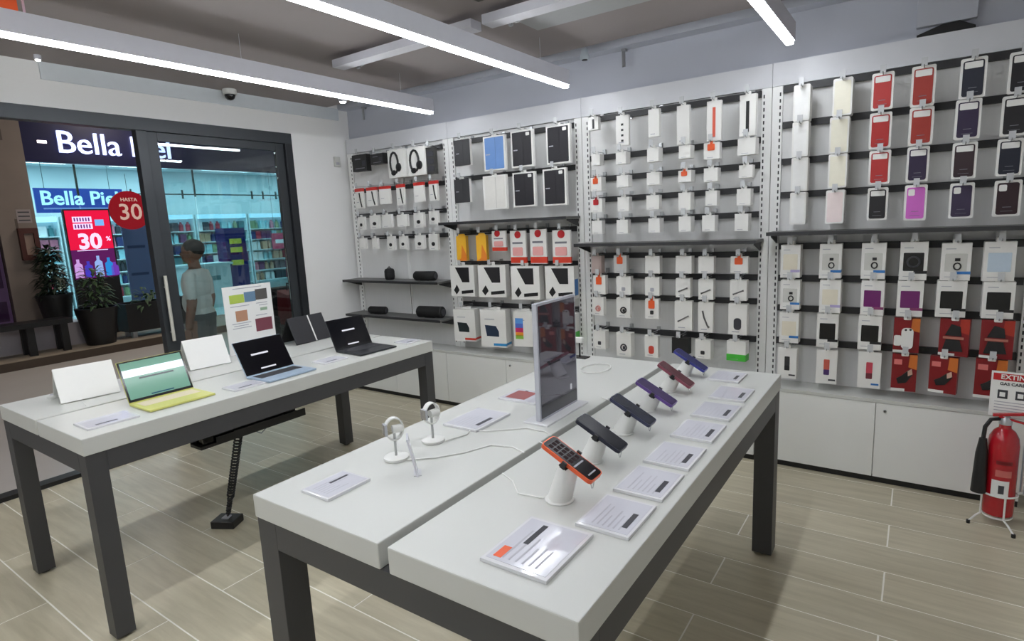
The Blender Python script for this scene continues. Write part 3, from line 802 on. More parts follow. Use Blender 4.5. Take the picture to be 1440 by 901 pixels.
def big_box(ci, look, strip, picc, depth=0.10):
    t, w_, h_ = base_thing('device_box', look, 'boxed device', 1, 4, ci, 'large white device boxes', yaw=0.16)
    b = MB().box(-w_ * .46, 0, 0, w_ * .46, depth, h_ * .94)
    b.box(-w_ * .2, depth * .45, h_ * .93, w_ * .2, depth * .5, h_)
    b.build('box', PACKW, t)
    if picc: MB().prism_y([(-w_ * .3, h_ * .56), (w_ * .1, h_ * .54), (w_ * .2, h_ * .4), (w_ * .2, h_ * .27), (-w_ * .24, h_ * .28)], -0.0015, 0.0005).build('picture', picc, t)
    if strip:
        q = MB(); q.box(-0.001, -0.0015, h_ * .04, w_ * .462, 0.0005, h_ * .1); q.box(w_ * .4595, 0, h_ * .05, w_ * .463, depth, h_ * .11); q.build('colour_strip', strip, t)
    B(-w_ * .3, -0.001, h_ * .7, w_ * .05, 0.0003, h_ * .72).build('print', PRINTL, t)
    return t, w_, h_
big_box(0, 'large white box with orange strip', cmat('tomato', (214, 62, 40)), cmat('dark_screen', (30, 40, 44)))
big_box(1, 'largest white box with blue strip', cmat('sky_strip', (40, 140, 200)), cmat('dark_blue_screen', (36, 52, 76)))
t, w_, h_ = big_box(2, 'white box with colourful device picture', None, None)
q = MB()
for k, z in enumerate((.62, .5, .38, .28, .2)):
    q.box(-w_ * .38, -0.0015, h_ * z, -w_ * .02, 0.0005, h_ * (z + (.14 if k == 0 else .12 if k < 3 else .1)) - 0.0, k)
q.build('rainbow_picture', [cmat('rb0', (88, 150, 220)), cmat('rb1', (80, 110, 200)), cmat('rb2', (196, 40, 100)), cmat('rb3', (236, 150, 50)), cmat('rb4', (140, 190, 70))], t)
big_box(3, 'white box behind the standing screen', None, cmat('dark_screen', (30, 40, 44)))
mini(1, 4, 4, 'narrow white box with green base', 0.08, bottom=cmat('bright_green', (70, 186, 60)))

# leftmost bay
for ci in (0, 1):
    t, w_, h_ = base_thing('black_carton', 'black boxed gadget' if ci == 0 else 'flat dark boxed gadget', 'boxed accessory', 0, 0, ci, 'black gadget boxes')
    B(-w_ / 2, 0, 0, w_ / 2, 0.06, h_).build('box', cmat('soft_black', (34, 34, 34)), t)
    p = MB(); p.box(-w_ * .3, -0.001, h_ * .15, w_ * .35, 0.0003, h_ * .2); p.box(-w_ * .3, -0.001, h_ * .7, w_ * .1, 0.0003, h_ * .76); p.build('print', PRINT, t)
    B(w_ * .2, -0.0015, h_ * .3, w_ * .42, 0.0003, h_ * .62).build('window', PRINTD, t)
for ci in (2, 3):
    t, w_, h_ = base_thing('headphone_box', 'white box picturing black headphones', 'boxed headphones', 0, 0, ci, 'headphone boxes')
    B(-w_ / 2, 0, 0, w_ / 2, 0.09, h_).build('box', PACKW, t)
    g = MB()
    g.tube([(-w_ * .1 + w_ * .24 * math.cos(a), -0.003, h_ * .52 + h_ * .38 * math.sin(a)) for a in [-1.2 + k * 0.47 for k in range(12)]], 0.011, 6)
    g.build('headband', BLACK, t, smooth=True)
    g = MB(); g.ellipsoid((w_ * .16, -0.004, h_ * .36), (w_ * .17, 0.012, h_ * .16)); g.build('ear_cup', BLACK, t, smooth=True)
    g = MB(); g.ellipsoid((-w_ * .16, -0.004, h_ * .18), (w_ * .16, 0.010, h_ * .1)); g.build('ear_cup', BLACK, t, smooth=True)
t, w_, h_ = base_thing('black_blister', 'dark narrow blister pack', 'blister pack', 0, 0, 4, 'black gadget boxes')
B(-w_ / 2, 0, 0, w_ / 2, 0.03, h_).build('card', cmat('soft_black2', (62, 62, 60)), t)
q = MB()
for k in range(3): q.prism_y(rr(-w_ * .34, h_ * (.1 + .28 * k), w_ * .34, h_ * (.3 + .28 * k), 0.008, 2), -0.006, 0)
q.build('bubble', PRINTD, t)
for ci in range(6):
    t, w_, h_ = base_thing('cable_pack', 'white cable pack with red header' if ci in (2, 4) else 'white pack with red header and dark cable', 'cable', 0, 1, ci, 'cable packs with red headers')
    MB().prism_y(rr(-w_ * .42, 0, w_ * .42, h_ * .98, 0.008, 2), 0, 0.02).build('box', PACKW, t)
    B(-w_ * .43, -0.001, h_ * .84, w_ * .43, 0.021, h_).build('header', cmat('header_red', (206, 52, 46)), t)
    if ci not in (2, 4):
        MB().tube([(w_ * .05, -0.002, h_ * .78), (w_ * .12, -0.002, h_ * .4), (w_ * .24, -0.002, h_ * .06)], 0.007, 6).build('cable', BLACK, t, smooth=True)
    B(-w_ * .3, -0.001, h_ * .3, -w_ * .05, 0.0003, h_ * .33).build('print', PRINTL, t)
for ri in (2, 3):
    for ci in range(6):
        dark = (ri == 2 and ci in (0, 1, 4, 5)) or (ri == 3 and ci >= 2)
        mini(0, ri, ci, 'small white earbud box' if dark else 'small blank white box', 0.03, pic=('bud', BLACK) if dark else None, name='earbud_box', cat='boxed earbuds', group='small white earbud boxes')
# speakers on the leftmost bay's shelves
def speaker(x, zb, w_, h_, label, upright=False):
    t = thing('portable_speaker', label, 'speaker', (x, -0.17, zb), 0.1, 'portable speakers')
    if upright:
        MB().lathe([(0.035, 0), (0.045, 0.008), (0.05, 0.03), (0.05, 0.085), (0.042, 0.105), (0.02, 0.112)], 20).build('body', cmat('speaker_black', (20, 20, 21), 0.7), t, smooth=True)
        MB().tube([(-0.02, 0, 0.11), (0, 0, 0.128), (0.02, 0, 0.11)], 0.005, 6).build('strap', BLACK, t)
    else:
        r = h_ / 2
        q = MB(); q.tube([(-w_ / 2, 0, r), (-w_ / 2 + 0.012, 0, r), (w_ / 2 - 0.012, 0, r), (w_ / 2, 0, r)], [r * .8, r, r, r * .8], 20)
        q.build('body', cmat('speaker_black', (20, 20, 21), 0.7), t, smooth=True)
        for s in (-1, 1):
            q = MB(); q.tube([(s * w_ / 2, 0, r), (s * (w_ / 2 + 0.006), 0, r)], r * .62, 16); q.build('end_cap', PRINTD, t)
        B(-w_ * .2, -r * .5, 0.0, w_ * .2, r * .5, r * .2).build('foot', BLACK, t)
speaker(0.63, 1.166, 0.1, 0.12, 'small upright black speaker on the upper speaker shelf', True)
speaker(1.104, 1.166, 0.24, 0.088, 'black cylinder speaker on the upper speaker shelf')
speaker(0.42, 0.816, 0.22, 0.075, 'slim black cylinder speaker on the lower speaker shelf')
speaker(1.142, 0.816, 0.29, 0.108, 'largest black cylinder speaker on the lower speaker shelf')

# ================================================================== LOW CABINETS
CABL = ['white low cabinet nearest the room corner', 'white low cabinet under the tablet cases', 'white low cabinet under the small white boxes', 'white low cabinet under the phone cases, left of extinguisher']
for bi in range(4):
    x0 = [0.0, 1.357, 2.705, 4.057][bi]; x1 = [1.357, 2.705, 4.057, 5.42][bi]
    t = thing('low_cabinet', CABL[bi], 'cabinet', ((x0 + x1) / 2, 0, 0), group='low cabinets under the racks')
    h = (x1 - x0) / 2
    B(-h + 0.001, -0.22, 0.05, h - 0.001, 0.018, 0.5).build('body', CABW, t)
    B(-h + 0.001, -0.215, 0.0, h - 0.001, 0.0, 0.05).build('plinth', BLACK, t)
    for k in (0, 1):
        a = -h + 0.002 + k * h; b = a + h - 0.004
        dr = B(a, -0.237, 0.042, b, -0.221, 0.505).build('door', CABW, t, bevel=0.0015)
        if k == 1:
            MB().tube([(a + 0.045, -0.245, 0.46), (a + 0.045, -0.236, 0.46)], 0.009, 12).build('lock', CHROME, dr)
            MB().box(a + 0.042, -0.2462, 0.456, a + 0.048, -0.2451, 0.464).build('keyhole', BLACK, dr)
tp = B(0.001, -0.24, 0.507, 5.42, 0.018, 0.529).build('cabinet_top', WHITE, bevel=0.002)
tag(tp, 'long white ledge on top of the low cabinets under the racks', 'countertop')

# ================================================================== DISPLAY TABLES
def table(label, x0, xa, xb, x1, y0, y1, lw, zt, group):
    t = thing('display_table', label, 'table', ((x0 + x1) / 2, (y0 + y1) / 2, 0), group=group)
    cx, cy = (x0 + x1) / 2, (y0 + y1) / 2
    th = 0.072; z1 = zt - th
    B(x0 - cx, y0 - cy, z1, xa - cx, y1 - cy, zt).build('table_top', WHITE, t, bevel=0.004)
    B(xb - cx, y0 - cy, z1, x1 - cx, y1 - cy, zt).build('table_top', WHITE, t, bevel=0.004)
    B(xa - cx - 0.06, y0 - cy + 0.03, z1 - 0.012, xb - cx + 0.06, y1 - cy - 0.03, z1 - 0.001).build('centre_channel', mat('channel_grey', (150, 150, 150), 0.5), t)
    e = 0.004
    X0, X1, Y0, Y1 = x0 - cx + e, x1 - cx - e, y0 - cy + e, y1 - cy - e
    for lx in (X0, X1 - lw):
        for ly in (Y0, Y1 - lw):
            lg = B(lx, ly, 0.012, lx + lw, ly + lw, z1 - 0.001).build('leg', DARKM, t, bevel=0.002)
            MB().tube([(lx + lw / 2, ly + lw / 2, 0), (lx + lw / 2, ly + lw / 2, 0.012)], lw * .3, 12).build('foot', BLACK, lg)
    rz = z1 - 0.085
    B(X0 + lw, Y0, rz, X1 - lw, Y0 + 0.045, z1 - 0.001).build('rail', DARKM, t, bevel=0.002)
    B(X0 + lw, Y1 - 0.045, rz, X1 - lw, Y1, z1 - 0.001).build('rail', DARKM, t, bevel=0.002)
    B(X0, Y0 + lw, rz, X0 + 0.045, Y1 - lw, z1 - 0.001).build('rail', DARKM, t, bevel=0.002)
    B(X1 - 0.045, Y0 + lw, rz, X1, Y1 - lw, z1 - 0.001).build('rail', DARKM, t, bevel=0.002)
    return t
TZ = 0.90
table('white display table with laptops, beside the storefront', 1.216, 1.703, 1.722, 2.2127, -3.378, -1.325, 0.075, TZ, 'white display tables')
table('white display table with phones, nearest the camera', 3.290, 3.833, 3.866, 4.394, -3.310, -1.287, 0.09, TZ, 'white display tables')

# ---- acrylic info cards
def card(x, y, sx, sy, label, rot=0.0, bar='br', accent=None, tint=None):
    t = thing('info_card', label, 'info card', (x, y, TZ), rot, 'acrylic info cards on the tables')
    B(-sx / 2, -sy / 2, 0.0, sx / 2, sy / 2, 0.009).build('acrylic_block', ACRYL, t, bevel=0.0015)
    B(-sx * .45, -sy * .45, 0.0091, sx * .45, sy * .45, 0.0096).build('paper', mat('card_paper', (206, 206, 214), 0.12, noise=0.02) if not tint else tint, t)
    p = MB()
    rnd = random.Random(int(x * 1000 + y * 77))
    for k in range(7):
        xx = -sx * .36 + sx * .1 * k
        if k in (0,): continue
        l0 = -sy * .38; l1 = l0 + sy * rnd.uniform(.3, .7)
        p.box(xx, l0, 0.0097, xx + sx * .028, l1, 0.0099)
    p.build('print', PRINTL, t)
    if bar == 'br': q = B(sx * .26, -sy * .30, 0.0098, sx * .36, sy * .12, 0.0101)
    else: q = B(-sx * .2, -sy * .05, 0.0098, -sx * .12, sy * .38, 0.0101)
    q.build('price_bar', PRINTD, t)
    if accent:
        B(-sx * .38, -sy * .40, 0.0098, -sx * .26, -sy * .18, 0.0101).build('logo', accent, t)
    return t
card(4.19, -3.13, 0.18, 0.222, 'large acrylic card with orange logo at the phone table front', 0, 'bl', ORANGE)
names = ['nearest the orange-edged phone', 'beside the black-navy phone', 'beside the dark blue phone', 'beside the violet phone', 'beside the rose phone', 'beside the far blue phone']
for k, (x, y) in enumerate(((4.288, -2.902), (4.289, -2.68), (4.288, -2.455), (4.286, -2.205), (4.281, -1.965), (4.276, -1.714))):
    card(x, y, 0.145, 0.185, 'acrylic info card on the phone table %s' % names[k])
card(4.19, -1.45, 0.14, 0.17, 'acrylic info card at the far end of the phone table', 0)
card(3.476, -3.148, 0.126, 0.16, 'acrylic info card beside the watch stands, at front', 0, 'bl')
card(3.492, -2.47, 0.165, 0.225, 'acrylic info card between the watch stands and standing screen', 0)
card(3.50, -2.13, 0.19, 0.16, 'acrylic info card with red print behind the standing screen', 0, 'bl', None, None)
q = MB(); q.box(3.43, -2.19, TZ + 0.0103, 3.53, -2.08, TZ + 0.0106)
tag(q.build('red_leaflet', cmat('leaflet_red', (150, 84, 84))), 'small red leaflet lying on an acrylic card behind the standing screen', 'leaflet')
card(2.04, -3.22, 0.15, 0.2, 'acrylic info card in front of the green-screen laptop', 0)
card(2.08, -2.61, 0.12, 0.17, 'acrylic info card between the green and middle laptops', 0)
card(2.03, -2.03, 0.12, 0.17, 'acrylic info card between the middle and far laptops', 0)
card(2.08, -1.43, 0.12, 0.13, 'acrylic info card at the laptop table\'s far corner', 0)

# ---- laptops
def laptop(x, y, wy, dx, lean, label, bodym, keym, screenm, lines, rot=0.0):
    t = thing('laptop', label, 'laptop', (x, y, TZ), rot, 'laptops on display')
    B(0, -wy / 2, 0.002, dx, wy / 2, 0.012).build('base', bodym, t, bevel=0.003)
    kb = B(dx * .12, -wy * .43, 0.0121, dx * .54, wy * .43, 0.0128).build('keyboard', keym, t)
    ky = MB()
    for r in range(5):
        for c in range(12):
            kx = dx * (.135 + .08 * r); yy = -wy * .42 + wy * .84 / 12 * c
            ky.box(kx, yy + 0.001, 0.0128, kx + dx * .065, yy + wy * .84 / 12 - 0.002, 0.0136)
    ky.build('keys', keym, kb)
    B(dx * .6, -wy * .18, 0.0121, dx * .94, wy * .18, 0.0125).build('trackpad', bodym, t)
    ld = thing('lid', None, None); ld.parent = t
    H = 0.205
    ca, sa = math.cos(lean), math.sin(lean)
    lid = MB().box(-0.007, -wy / 2, 0.0, 0.0, wy / 2, H).mesh('lid', bodym, 0.002)
    bpy.data.objects.remove(ld)
    lo = put('lid', lid, t, (0.004, 0, 0.012), (0, -lean, 0))
    B(0.0, -wy * .495, 0.004, 0.0008, wy * .495, H - 0.002).build('bezel', BLACKG, lo)
    B(0.0009, -wy * .465, 0.016, 0.0014, wy * .465, H - 0.009).build('screen', screenm, lo)
    for n, (y0, y1, z0, z1, m) in lines.items():
        B(0.0015, y0 * wy, z0 * H, 0.0018, y1 * wy, z1 * H).build(n.split('.')[0], m, lo)
LOGO = emit('screen_text_white', (210, 210, 218), 0.9)
BARW = emit('screen_band_white', (232, 244, 248), 1.0)
SCRK = emit('screen_black', (10, 9, 16), 0.4)
SCRG = emit('screen_green', (112, 158, 140), 0.75)
YBODY = cmat('citrus_body', (206, 206, 116), 0.35)
laptop(1.889, -2.92, 0.30, 0.21, math.radians(23), 'yellow laptop with a green screen', YBODY, cmat('cream_keys', (226, 214, 190)), SCRG,
       {'screen_band': (-.465, .465, .60, .78, BARW), 'screen_text': (-.25, .28, .52, .56, emit('screen_dark_text', (40, 60, 58), 0.5)), 'dock_bar': (-.15, .2, .10, .13, emit('dock_blue', (40, 84, 110), 0.6))})
laptop(1.95, -2.37, 0.30, 0.20, math.radians(30), 'pale blue-grey laptop with a black screen, in front of the poster', cmat('sky_body', (164, 182, 200), 0.3), cmat('dark_keys', (62, 62, 66)), SCRK,
       {'screen_text': (-.25, .10, .54, .59, LOGO), 'dock_bar': (-.17, .14, .12, .16, LOGO)}, 0.03)
laptop(1.88, -1.715, 0.29, 0.25, math.radians(25), 'dark grey laptop at the far end of the laptop table', cmat('midnight_body', (44, 46, 50), 0.35), cmat('dark_keys', (62, 62, 66)), SCRK,
       {'screen_text': (-.18, .16, .56, .61, LOGO), 'dock_bar': (-.15, .15, .10, .14, LOGO)}, -0.05)

# ---- tablet folios (A-frame, seen from behind)
def folio(x, y, wy, hh, label, m1, m2, stripe=None, rot=0.0):
    t = thing('tablet_folio', label, 'tablet stand', (x, y, TZ), rot, 'tablet folios on the laptop table')
    a = Vector((0.06, 0, 0.0)); b = Vector((-0.02, 0, hh))
    n = (b - a).normalized()
    q = MB(); q.obox((a + b) / 2 + Vector((0, 0, 0.003)), n * ((b - a).length / 2), (0, wy / 2, 0), Vector((n.z, 0, -n.x)) * 0.005)
    q.build('cover', m1, t, bevel=0.003)
    c = Vector((-0.12, 0, 0.0)); d_ = Vector((-0.028, 0, hh - 0.006)); n = (d_ - c).normalized()
    q = MB(); q.obox((c + d_) / 2 + Vector((0, 0, 0.003)), n * ((d_ - c).length / 2), (0, wy / 2 - 0.004, 0), Vector((n.z, 0, -n.x)) * 0.004)
    tb = q.build('tablet', m2, t, bevel=0.003)
    q = MB(); q.obox((c + d_) / 2 + Vector((-0.0045, 0, 0.007)), n * ((d_ - c).length / 2 - 0.01), (0, wy / 2 - 0.014, 0), Vector((n.z, 0, -n.x)) * 0.0006)
    q.build('screen', BLACKG, tb)
    if stripe:
        n = (b - a).normalized()
        q = MB(); q.obox((a + b) / 2 + Vector((0.006, 0.02, 0.004)), n * ((b - a).length / 2 - 0.002), (0, 0.005, 0), Vector((n.z, 0, -n.x)) * 0.0012)
        q.build('stripe', stripe, t)
    return t
folio(1.48, -3.09, 0.25, 0.16, 'white tablet folio nearest the camera on the laptop table', PACKW, WHITE, None, -0.12)
folio(1.40, -2.44, 0.235, 0.168, 'white tablet folio beside the standing poster', PACKW, WHITE, None, -0.1)
folio(1.35, -1.68, 0.30, 0.18, 'black tablet folio with a pale vertical stripe', cmat('folio_black', (40, 40, 44), 0.6), BLACK, WIRE, 0.06)
t = thing('charging_puck', 'small white round charger beside the nearest white folio', 'charger', (1.335, -3.19, TZ))
MB().lathe([(0.025, 0), (0.027, 0.004), (0.027, 0.014), (0.022, 0.018)], 20).build('body', WHITE, t, smooth=True)
MB().lathe([(0.016, 0.0181), (0.015, 0.0195)], 16).build('pad', PRINTL, t)
MB().tube([(0.02, 0.01, 0.005), (0.08, 0.06, 0.004), (0.2, 0.05, 0.004), (0.34, 0.02, 0.004)], 0.002, 5).build('cable', WIRE, t)

# ---- standing poster on the laptop table
t = thing('poster_stand', 'white standing poster with small photos behind the middle laptop', 'poster', (1.30, -2.065, TZ))
B(-0.05, -0.15, 0, 0.05, 0.15, 0.006).build('foot', ACRYL, t)
B(-0.006, -0.168, 0.006, 0.0, 0.168, 0.445).build('board', PAPER, t)
def pic(y0, z0, y1, z1, name, c): B(0.0, y0, z0, 0.0012, y1, z1).build(name, c, t)
pic(-0.13, .335, -0.03, .39, 'photo', cmat('lime_photo', (176, 198, 86)))
pic(-0.028, .335, 0.05, .40, 'photo', cmat('blue_photo', (104, 134, 160)))
pic(0.051, .34, 0.135, .41, 'photo', cmat('grey_photo', (86, 84, 82)))
pic(-0.10, .215, -0.02, .285, 'photo', cmat('tan_photo', (186, 140, 112)))
pic(0.03, .13, 0.15, .215, 'photo', cmat('wine_photo', (120, 64, 76)))
pic(0.075, .265, 0.125, .285, 'photo', cmat('sage_photo', (150, 176, 150)))
q = MB()
for z, a, b in ((.425, -.1, .1), (.312, -.13, 0), (.315, .05, .13), (.30, .07, .13), (.20, -.13, .0), (.185, -.12, -.02), (.17, -.13, .0), (.235, .04, .12)): q.box(0.0, a, z, 0.0008, b, z + 0.005)
q.build('print', PRINTL, t)

# ---- standing screen on the phone table
t = thing('standing_screen', 'tall framed dark glass screen standing on the phone table', 'display screen', (3.733, -2.245, TZ))
B(-0.06, -0.17, 0, 0.05, 0.165, 0.008).build('base_plate', ACRYL, t, bevel=0.002)
fr = B(-0.012, -0.15, 0.0081, 0.008, 0.15, 0.465).build('frame', mat('silver_frame', (196, 198, 206), 0.25, metal=0.3), t, bevel=0.003)
B(0.0081, -0.14, 0.018, 0.0098, 0.14, 0.455).build('screen', mat('dark_glass', (122, 120, 130), 0.03, metal=0.75, noise=0.04, scale=4, spec=0.8), t)
B(0.0099, -0.14, 0.018, 0.0104, 0.14, 0.065).build('lower_band', mat('dark_band', (96, 96, 100), 0.15, metal=0.3), t)
MB().prism_x(rr(0.085, 0.075, 0.1, 0.1, 0.005, 2), 0.0099, 0.0104).build('logo', emit('screen_logo', (190, 190, 196), 0.5), t)

# ---- phones on leaning stands
STANDM = mat('stand_white', (226, 226, 222), 0.4, noise=0.01)
phones = [(-2.89, 4.069, 1.068, 4.232, 0.983, (222, 96, 56), 'orange-edged phone on the stand nearest the camera', True),
          (-2.61, 4.028, 1.039, 4.179, 0.959, (30, 32, 48), 'black-navy phone on the second stand', False),
          (-2.33, 4.009, 1.032, 4.170, 0.946, (56, 60, 84), 'dark blue-grey phone on the third stand', False),
          (-2.05, 3.991, 1.018, 4.148, 0.933, (104, 78, 148), 'violet phone on the fourth stand', False),
          (-1.77, 3.981, 1.021, 4.123, 0.934, (150, 84, 98), 'rose phone on the fifth stand', False),
          (-1.49, 3.947, 1.024, 4.108, 0.930, (66, 70, 150), 'blue phone on the farthest stand', False)]
for k, (y, xa, za, xb, zb, rgb, lab, first) in enumerate(phones):
    a = Vector((xa, 0, za)); b = Vector((xb, 0, zb))
    mid = (a + b) / 2
    ax = (b - a).normalized()
    nrm = Vector((-ax.z, 0, ax.x)).normalized()
    if nrm.z < 0: nrm = -nrm
    # stand
    s = thing('phone_stand', 'white slanted round stand under the %s' % lab.split(' on the')[0], 'phone stand', (mid.x - 0.04, y, TZ), 0, 'phone stands')
    top = mid - Vector((mid.x - 0.04, 0, TZ)) - nrm * 0.010
    MB().lathe([(0.040, 0), (0.041, 0.004), (0.036, 0.007)], 24).build('foot', STANDM, s, smooth=True)
    MB().tube([(0, 0, 0.005), (top.x * .5, 0, top.z * .5), (top.x, 0, top.z)], [0.034, 0.031, 0.028], 24).build('column', STANDM, s, smooth=True)
    q = MB(); q.obox(top + nrm * 0.002, ax * 0.012, (0, 0.042, 0), nrm * 0.0015)
    cl = q.build('clamp_plate', BLACK, s)
    for sy in (-1, 1):
        q = MB(); q.obox(top + nrm * 0.010 + Vector((0, sy * 0.042, 0)), ax * 0.007, (0, 0.003, 0), nrm * 0.010)
        q.build('claw', BLACK, cl)
    # phone
    p = thing('phone', lab, 'phone', (mid.x, y, mid.z - 0.09), 0, 'phones on stands')
    ang = math.atan2(-ax.z, ax.x)
    R_ = (0, ang, 0)
    ln, wd, th = 0.17, 0.070, 0.0115
    bm_ = MB().prism_z(rr(-ln / 2, -wd / 2, ln / 2, wd / 2, 0.012, 4), 0.0, th)
    bo = bm_.build('body', mat('phone_%d' % k, rgb, 0.3, metal=0.35), p, (nrm.x * -0.004, 0, 0.09 + nrm.z * -0.004), R_)
    sc = MB().prism_z(rr(-ln / 2 + .003, -wd / 2 + .003, ln / 2 - .003, wd / 2 - .003, 0.010, 4), th, th + 0.0006)
    if first: sm = mat('phone_screen_dark', (20, 13, 16), 0.2, noise=0.2, scale=60, spec=0.1)
    else: sm = mat('phone_screen_%d' % k, tuple(int(v * .62) for v in rgb), 0.25, noise=0.3, scale=24, spec=0.2)
    so = sc.build('screen', sm, bo)
    if first:
        ic = MB()
        for r in range(5):
            for c in range(3):
                ic.box(-0.068 + r * 0.017, -0.024 + c * 0.017, th + 0.0006, -0.055 + r * 0.017, -0.011 + c * 0.017, th + 0.0009)
        ic.build('app_icons', mat('icon_wine', (46, 30, 32), 0.5, spec=0.1), so)
        ic = MB(); ic.box(0.022, -0.03, th + 0.0006, 0.027, 0.02, th + 0.001); ic.box(0.064, -0.02, th + 0.0006, 0.068, 0.02, th + 0.001)
        ic.build('screen_bar', PRINTL, so)
    MB().tube([(ln / 2 - 0.012, -wd / 2 + 0.02, 0.0), (ln / 2 + 0.004, -wd / 2 + 0.018, -0.016), (ln / 2 + 0.004, -wd / 2 + 0.028, -0.022), (ln / 2 - 0.004, -wd / 2 + 0.035, 0.0)], 0.0012, 5).build('tether', CHROME, bo)
for k, (y, x1) in enumerate(((-2.89, 4.07), (-2.61, 4.03), (-2.33, 4.02), (-2.05, 4.0))):
    c = MB(); pts = [(x1, y - 0.02, TZ + 0.004), (x1 - 0.08, y - 0.03, TZ + 0.003), (x1 - 0.14, y + 0.03, TZ + 0.003), (x1 - 0.2, y + 0.06, TZ + 0.002)]
    c.tube(pts, 0.002, 5)
    tag(c.build('charging_cable', WIRE), 'thin white cable from the %s phone stand into the table gap' % ['nearest', 'second', 'third', 'fourth'][k], 'cable', 'phone stand cables')

# ---- smartwatch stands
def watch(x, y, label, yaw):
    s = thing('watch_stand', label, 'watch stand', (x, y, TZ), yaw, 'smartwatch stands')
    MB().lathe([(0.040, 0), (0.042, 0.003), (0.042, 0.010), (0.036, 0.013)], 28).build('base', STANDM, s, smooth=True)
    MB().tube([(0, 0, 0.012), (0, 0, 0.115)], 0.0045, 10).build('pole', mat('pole_grey', (176, 178, 176), 0.35), s, smooth=True)
    q = MB(); q.tube([(0, -0.006, 0.105), (0, 0.03, 0.105)], 0.014, 14); q.build('cradle', STANDM, s, smooth=True)
    wt = thing('smartwatch', label.replace('watch stand', 'smartwatch').replace('white round', 'white-strapped') + ' top', 'watch', (x, y, TZ + 0.075), yaw, 'smartwatches on stands')
    q = MB()
    N = 22
    for k in range(N):
        a0, a1 = 2 * PI * k / N, 2 * PI * (k + 1) / N
        P = [(0.032 * math.cos(a), 0.040 * math.sin(a)) for a in (a0, a1)]
        Q = [(0.028 * math.cos(a), 0.036 * math.sin(a)) for a in (a0, a1)]
        q.prism_x([(P[0][0], P[0][1] + 0.032), (P[1][0], P[1][1] + 0.032), (Q[1][0], Q[1][1] + 0.032), (Q[0][0], Q[0][1] + 0.032)], -0.011, 0.011)
    q.build('strap', STANDM, wt)
    q = MB(); q.obox((0, -0.030, 0.034), (0.016, 0, 0), (0, 0.005, 0), (0, 0, 0.019)); cs = q.build('case', ALU, wt, bevel=0.003)
    q = MB(); q.obox((0, -0.0355, 0.034), (0.014, 0, 0), (0, 0.0008, 0), (0, 0, 0.017)); q.build('screen', mat('watch_face', (150, 146, 140), 0.1, noise=0.3, scale=80), cs)
watch(3.485, -2.905, 'white round watch stand nearest the camera', -0.5)
watch(3.488, -2.725, 'white round watch stand behind the nearer one', -0.2)
for k, pts in enumerate(([(3.53, -2.90, TZ + 0.004), (3.60, -2.84, TZ + 0.003), (3.66, -2.76, TZ + 0.003), (3.70, -2.66, TZ + 0.003), (3.78, -2.64, TZ + 0.003), (3.84, -2.66, TZ + 0.001)],
                         [(3.53, -2.71, TZ + 0.004), (3.56, -2.62, TZ + 0.004), (3.54, -2.57, TZ + 0.004), (3.60, -2.56, TZ + 0.003), (3.72, -2.46, TZ + 0.003), (3.80, -2.46, TZ + 0.003), (3.84, -2.48, TZ + 0.001)])):
    c = MB(); c.tube(pts, 0.0025, 6)
    tag(c.build('charging_cable', WIRE, smooth=True), 'white cable from the %s watch stand to the table gap' % ['nearer', 'farther'][k], 'cable', 'watch stand cables')
t = thing('price_plate', 'thin white upright plate seen edge-on beside the nearer watch stand', 'sign', (3.63, -2.955, TZ), math.radians(45))
q = MB(); q.obox((-0.012, 0, 0.062), (0.003, 0, 0), (0, 0.03, 0), (-0.012, 0, 0.062)); q.build('plate', mat('plate_white', (214, 214, 222), 0.15), t)
B(-0.012, -0.025, 0, 0.012, 0.025, 0.003).build('foot', ACRYL, t)
# ---- far end of the phone table
t = thing('earphone_stand', 'small black and white stand at the far end of the phone table', 'stand', (3.36, -1.36, TZ))
B(-0.05, -0.03, 0, 0.05, 0.03, 0.005).build('foot', BLACK, t)
MB().tube([(0, 0, 0.005), (0, 0, 0.10)], 0.005, 8).build('pole', BLACK, t)
B(-0.04, -0.012, 0.085, 0.02, 0.012, 0.115).build('holder', STANDM, t, bevel=0.003)
c = MB(); c.tube([(3.56 + 0.07 * math.cos(a), -1.56 + 0.1 * math.sin(a), TZ + 0.003 + 0.0005 * a) for a in [k * .4 for k in range(26)]], 0.0025, 6)
tag(c.build('coiled_cable', WIRE, smooth=True), 'white cable coiled flat at the far end of the phone table', 'cable')

# ---- under the laptop table: cable tray and coiled lead to a floor box
t = thing('cable_tray', 'black cable tray hanging under the laptop table', 'cable tray', (2.06, -2.58, 0.655))
B(-0.05, -0.30, 0.0, 0.05, 0.29, 0.014).build('tray', BLACK, t)
B(-0.05, -0.30, 0.014, -0.044, 0.29, 0.05).build('side', BLACK, t); B(0.044, -0.22, 0.014, 0.05, 0.29, 0.04).build('side', BLACK, t)
for yy in (-0.2, 0.2): B(-0.01, yy - 0.008, 0.014, 0.01, yy + 0.008, 0.172).build('hanger', BLACK, t)
B(-0.03, -0.28, 0.014, 0.035, -0.12, 0.05).build('power_block', BLACKG, t, bevel=0.004)
MB().tube([(0.02, -0.05, 0.03), (0.04, 0.02, -0.02), (0.03, 0.10, 0.02)], 0.003, 5).build('loose_wire', PRINT, t)
t = thing('floor_socket_box', 'black floor box under the laptop table with a coiled lead', 'socket', (1.655, -2.575, 0), 0.5)
B(-0.07, -0.055, 0.0, 0.07, 0.055, 0.045).build('box', BLACK, t, bevel=0.006)
B(-0.02, -0.02, 0.045, 0.02, 0.02, 0.052).build('plug', PRINTL, t)
q = MB()
p0 = Vector((1.66, -2.57, 0.055)); p1 = Vector((2.06, -2.66, 0.655))
dv = (p1 - p0); un = dv.normalized(); sa = un.cross(Vector((0, 1, 0))).normalized(); sb = un.cross(sa)
